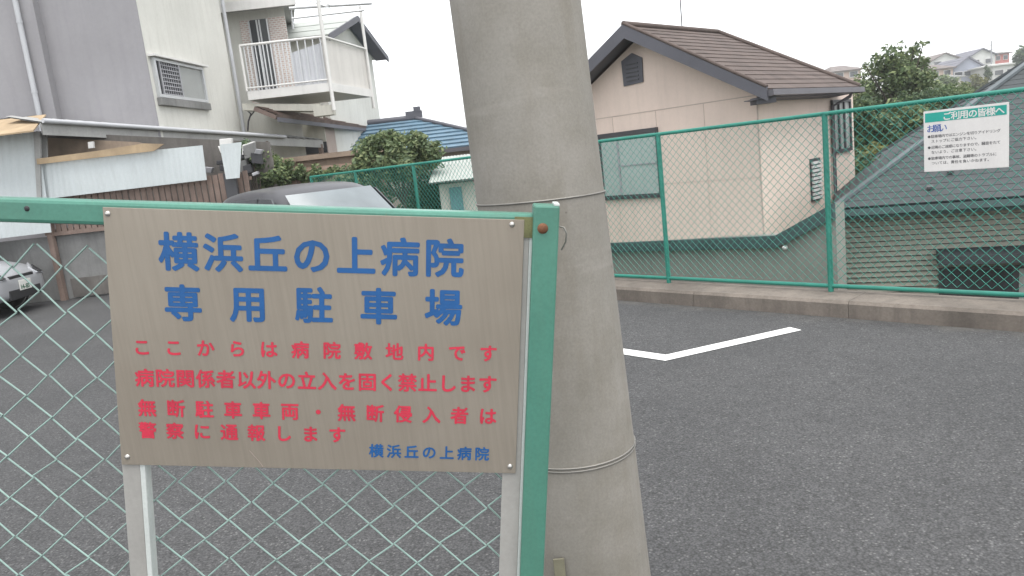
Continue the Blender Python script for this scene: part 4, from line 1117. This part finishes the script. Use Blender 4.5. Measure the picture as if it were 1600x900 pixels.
hill_house('hillside_house', 'long cream white hillside house at the right edge of the row', 1551, 1608, 99, 95, 126, 148, W_, K['far_white'], 9, False, 3)
hill_house('hillside_house', 'small cream hillside house low among the bushes', 1483, 1502, 120, 115, 132, 130, K['cream'], K['roof_grey'], 6, False, 1)
hill_house('hillside_house', 'distant house whose brown roof shows over the beige house eave', 1300, 1345, 110, 99, 124, 140, K['far_pink'], K['far_roof_brown'])
def far_tree(label, px, py, Y, rpx, rpy, mat, seed, n=900, name='hillside_tree'):
    c = at(px, py, Y); k = Y/FOC; rx, rz = rpx*k, rpy*k
    b = Vector((c.x, c.y, hill(c.x, c.y)-.5))
    tree(name, label, 'tree', b, c, (rx*.7, rx*.6, rz*.7), 16, min(rx,rz)*.5, n, min(rx,rz)*.16, mat, seed, .2, 'trees on the far hillside')
far_tree('dark dense tree standing at the right end of the hillside houses', 1596, 90, 140, 18, 19, 'leaf_dark', 61)
far_tree('narrow dark conifer beside the cream white hillside house', 1543, 115, 135, 8, 18, 'leaf_dark', 62)
far_tree('yellow green tree below the blue grey hillside house', 1522, 130, 110, 30, 15, 'leaf_yellow', 63)
far_tree('green tree below the peach walled hillside house', 1474, 130, 105, 22, 16, 'leaf_mid', 64)
far_tree('green tree at the foot of the hillside behind the fence rail', 1495, 148, 90, 32, 15, 'leaf_grey', 65)
far_tree('pale green tree beside the teal roof ridge on the hillside', 1552, 142, 85, 22, 13, 'leaf_grey', 66)
c = at(1549, 85, 165); up_ = thing('hillside_utility_pole', (c.x, c.y, hill(c.x, c.y)-.3), 'thin distant utility pole between the white and red hillside houses', 'pole')
mb = MB(); zt = at(1549, 63, 165).z; mb.tube([Vector((c.x,c.y,hill(c.x,c.y)-.3)), Vector((c.x,c.y,zt))], .13, 8); mb.build('shaft', K['lattice'], up_)
mb = MB(); mb.box((c.x, c.y, zt-1), (1.6,.12,.12)); mb.box((c.x, c.y, zt-2), (1.4,.12,.12)); mb.build('crossarm', K['lattice'], up_)

# ------------------------------------------------------------------ cars
def car(loc, rz, label, paint, L=3.95, W=1.68, H=1.53, plate=True):
    """small hatchback, nose towards +x of its own frame"""
    root = thing('parked_car', (0,0,0), label, 'car', 'cars parked in the car park')
    hw = W/2
    def loft(st, mat, name, parent, close=True):
        mb = MB(); vs = []; fs = []; n = len(st[0])
        for s in st: vs += s
        for i in range(len(st)-1):
            for k in range(n): fs.append((i*n+k, i*n+(k+1) % n, (i+1)*n+(k+1) % n, (i+1)*n+k))
        fs += [tuple(range(n-1,-1,-1)), tuple(range((len(st)-1)*n, len(st)*n))]
        mb.add(vs, fs, 0, True)
        o = mb.build(name, mat, parent)
        bm_ = bmesh.new(); bm_.from_mesh(o.data); bmesh.ops.recalc_face_normals(bm_, faces=bm_.faces); bm_.to_mesh(o.data); bm_.free()
        for p in o.data.polygons: p.use_smooth = True
        ss = o.modifiers.new('smooth', 'SUBSURF'); ss.levels = 2; ss.render_levels = 2
        return o
    def ring(x, w_, zb, zs, zt, crown):
        half = [(0,zb),(w_*.8,zb),(w_*.97,zb+.06),(w_,zs*.6+zb*.4),(w_,zs),(w_*.96,zt-.03),(w_*.86,zt),(w_*.4,zt+crown*.8),(0,zt+crown)]
        pts = [Vector((x,y,z)) for y, z in half]; pts += [Vector((x,-y,z)) for y, z in reversed(half[1:-1])]
        return pts
    h = L/2
    body = loft([ring(-h, hw*.8, .38, .6, .86, .0), ring(-h+.05, hw*.9, .28, .62, .93, .01), ring(-h+.4, hw*.98, .22, .66, .96, .02), ring(-.6, hw, .2, .66, .95, .02), ring(.3, hw, .2, .66, .94, .02),
                 ring(h-1.05, hw*.99, .2, .64, .92, .04), ring(h-.55, hw*.97, .21, .6, .84, .055), ring(h-.22, hw*.92, .23, .54, .74, .05), ring(h-.06, hw*.82, .26, .5, .64, .03), ring(h, hw*.7, .3, .46, .58, .01)], paint, 'body', root)
    def gring(x, zb, wb, zt, wt):
        half = [(0,zb),(wb,zb),(wb*.55+wt*.45,zb*.5+zt*.5),(wt,zt-.05),(wt*.86,zt),(wt*.4,zt+.022),(0,zt+.026)]
        pts = [Vector((x,y,z)) for y, z in half]; pts += [Vector((x,-y,z)) for y, z in reversed(half[1:-1])]
        return pts
    cab = loft([gring(-h+.18, .9, hw*.86, .98, hw*.82), gring(-h+.35, .9, hw*.92, H-.14, hw*.70), gring(-h+.7, .9, hw*.95, H-.03, hw*.77), gring(-.3, .9, hw*.95, H, hw*.79),
                gring(.2, .9, hw*.95, H-.03, hw*.78), gring(.55, .9, hw*.93, H-.16, hw*.74), gring(1.22, .87, hw*.86, .93, hw*.80)], paint, 'cabin', root)
    def sheet(pts, out_, name, mat, parent=root, nx=1):
        mb = MB(); mb.prism([Vector(p)+Vector(out_)*.02 for p in pts], Vector(out_)*-.05); return mb.build(name, mat, parent, .006)
    # windscreen: curved strip of facets following the cabin
    def curved(x0, z0, w0, x1, z1, w1, bow, name, o):
        mb = MB(); n = 10; vs = []
        for i in range(n+1):
            f_ = -1+2*i/n; vs += [Vector((x0-bow*f_*f_, f_*w0, z0))+Vector(o), Vector((x1-bow*.8*f_*f_, f_*w1, z1))+Vector(o)]
        fs = [(2*i,2*i+2,2*i+3,2*i+1) for i in range(n)]
        mb.add(vs, fs, 0, True); mb.add([v-Vector(o)*1.5 for v in vs], [f_[::-1] for f_ in fs], 0, True)
        mb.build(name, K['car_glass'], root)
    curved(1.18, .975, hw*.74, .56, H-.14, hw*.66, .1, 'windscreen', (.035,0,.04))
    curved(-h+.2, 1.0, hw*.74, -h+.39, H-.17, hw*.60, -.05, 'rear_window', (-.03,0,.02))
    for s in (-1, 1):
        ysl = lambda z: s*(hw*.95 + (hw*.78-hw*.95)*(z-.9)/(H-.05-.9)) + s*.012
        def side(pts, name):
            mb = MB(); mb.prism([Vector((x, ysl(z), z)) for x, z in pts], Vector((0,-s*.02,0))); return mb.build(name, K['window'], root, .004)
        side([(.98,.97),(.05,.97),(.05,H-.11),(.42,H-.13)], 'side_window')
        side([(-.02,.97),(-.95,.98),(-.85,H-.12),(-.02,H-.11)], 'side_window')
        side([(-1.05,1.0),(-1.45,1.04),(-1.3,H-.2),(-.95,H-.13)], 'side_window')
        mb = MB(); mb.box((.95, s*(hw+.08), 1.02), (.09,.18,.13)); mb.build('mirror', paint, root, .03)
        mb = MB(); mb.box((-.1, s*(hw+.005), .82), (.17,.03,.03)); mb.box((-1.0, s*(hw+.005), .83), (.17,.03,.03)); mb.build('door_handle', paint, root, .008)
        # headlight
        mb = MB(); mb.prism([Vector((h-.14,s*hw*.5,.70)), Vector((h-.34,s*hw*.92,.77)), Vector((h-.42,s*hw*.95,.66)), Vector((h-.08,s*hw*.86,.56)), Vector((h-.02,s*hw*.5,.60))], Vector((.03,0,.012))); hl = mb.build('headlight', K['lamp'], root, .01)
        mb = MB(); mb.prism([Vector((h-.10,s*hw*.56,.685)), Vector((h-.28,s*hw*.88,.73)), Vector((h-.10,s*hw*.84,.60)), Vector((h-.02,s*hw*.55,.61))], Vector((.038,0,.014))); mb.build('lamp_inner', K['car_black'], hl, .006)
        mb = MB(); mb.lathe([(0,.045),(.05,.045),(.062,.02),(.065,-.03)], (h-.13,s*hw*.74,.36), (1,s*.25,0), 16); mb.build('fog_lamp', K['car_black'], root)
        mb = MB(); mb.prism([Vector((-h+.02,s*hw*.62,.9)), Vector((-h+.1,s*hw*.93,.92)), Vector((-h+.06,s*hw*.92,.68)), Vector((-h+0,s*hw*.62,.7))], Vector((-.03,0,0))); mb.build('tail_light', K['red'], root, .01)
    mb = MB(); mb.box((h-.02,0,.34), (.05,hw*1.05,.16)); mb.build('grille', K['car_black'], root, .015)
    mb = MB(); mb.box((h-.04,0,.62), (.05,hw*.8,.05)); mb.build('upper_grille', K['car_black'], root, .01)
    mb = MB(); mb.box((h+.01,0,.47), (.015,.33,.165)); pl_ = mb.build('number_plate', K['plate'], root, .004)
    mb = MB()
    X_ = Vector((0,1,0)); 
    write(mb, '14-83', Vector((h+.019,-.1,.445)), Vector((h+.019,.1,.445)), .1, X_*1.25, UZ, .03)
    mb.build('plate_lettering', K['plate_ink'], pl_)
    for sx in (h-.78, -h+.66):
        for s in (-1, 1):
            mb = MB(); mb.lathe([(.19,-.09),(.27,-.1),(.295,-.07),(.3,0),(.295,.07),(.27,.1),(.19,.09)], (sx, s*(hw-.09), .3), (0,s,0), 32); wh_ = mb.build('wheel', K['tyre'], root)
            mb = MB(); mb.lathe([(0,.085),(.05,.085),(.07,.06),(.15,.07),(.185,.095),(.2,.09)], (sx, s*(hw-.09), .3), (0,s,0), 32)
            for k in range(5):
                a_ = k*2*math.pi/5; mb.bar((sx+.05*math.cos(a_), s*(hw-.01), .3+.05*math.sin(a_)), (sx+.18*math.cos(a_), s*(hw-.0), .3+.18*math.sin(a_)), (.04*math.sin(a_),0,-.04*math.cos(a_)), (0,.02,0))
            mb.build('rim', K['rim'], wh_)
            mb = MB(); mb.lathe([(.325,-.0),(.335,.008),(.30,.008)], (sx, s*(hw+.0), .3), (0,s,0), 32); mb.build('arch', K['car_black'], root)
    root.location = loc; root.rotation_euler.z = rz
    return root
# grey car behind the notice board, nose towards the viewer and slightly right
cp = at(505, 300, 10.4)
hd_ang = math.atan2(-.77, .64)
car((-2.36, 9.3, 0), hd_ang, 'dark grey hatchback parked behind the notice board with pale windscreen', K['car_grey'], 4.0, 1.69, 1.59)
gn = K['green'].node_tree; gb_ = gn.nodes['Principled BSDF']; src = gb_.inputs['Base Color'].links[0].from_socket
chip_ = ramp(gn, noise(gn, coords(gn), 38, 6, .65), .68, .72, (0,0,0), (.8,.8,.8))
gn.links.new(mix(gn, chip_, src, (.16,.13,.09)), gb_.inputs['Base Color'])
K['car_glass'].node_tree.nodes['Principled BSDF'].inputs['IOR'].default_value = 1.7
cq = at(40, 430, 12.1)
car((cq.x-2.12, 12.15, 0), R(3), 'silver hatchback at the left edge seen through the gate mesh by the concrete wall', K['car_silver'], 3.95, 1.68, 1.5)

# ------------------------------------------------------------------ thin milky air
mb = MB(); mb.obox((-620, -80, -6), (1440,0,0), (0,900,0), (0,0,60)); hz = mb.build('haze', [])
hm = bpy.data.materials.new('haze'); hm.use_nodes = True; hn = hm.node_tree; hn.nodes.clear()
ho = hn.nodes.new('ShaderNodeOutputMaterial'); hv = hn.nodes.new('ShaderNodeVolumePrincipled')
hv.inputs['Color'].default_value = (.93,.95,.97,1); hv.inputs['Density'].default_value = HAZE; hv.inputs['Anisotropy'].default_value = .2
hn.links.new(hv.outputs[0], ho.inputs['Volume']); hz.data.materials.append(hm); struct(hz, 'stuff')
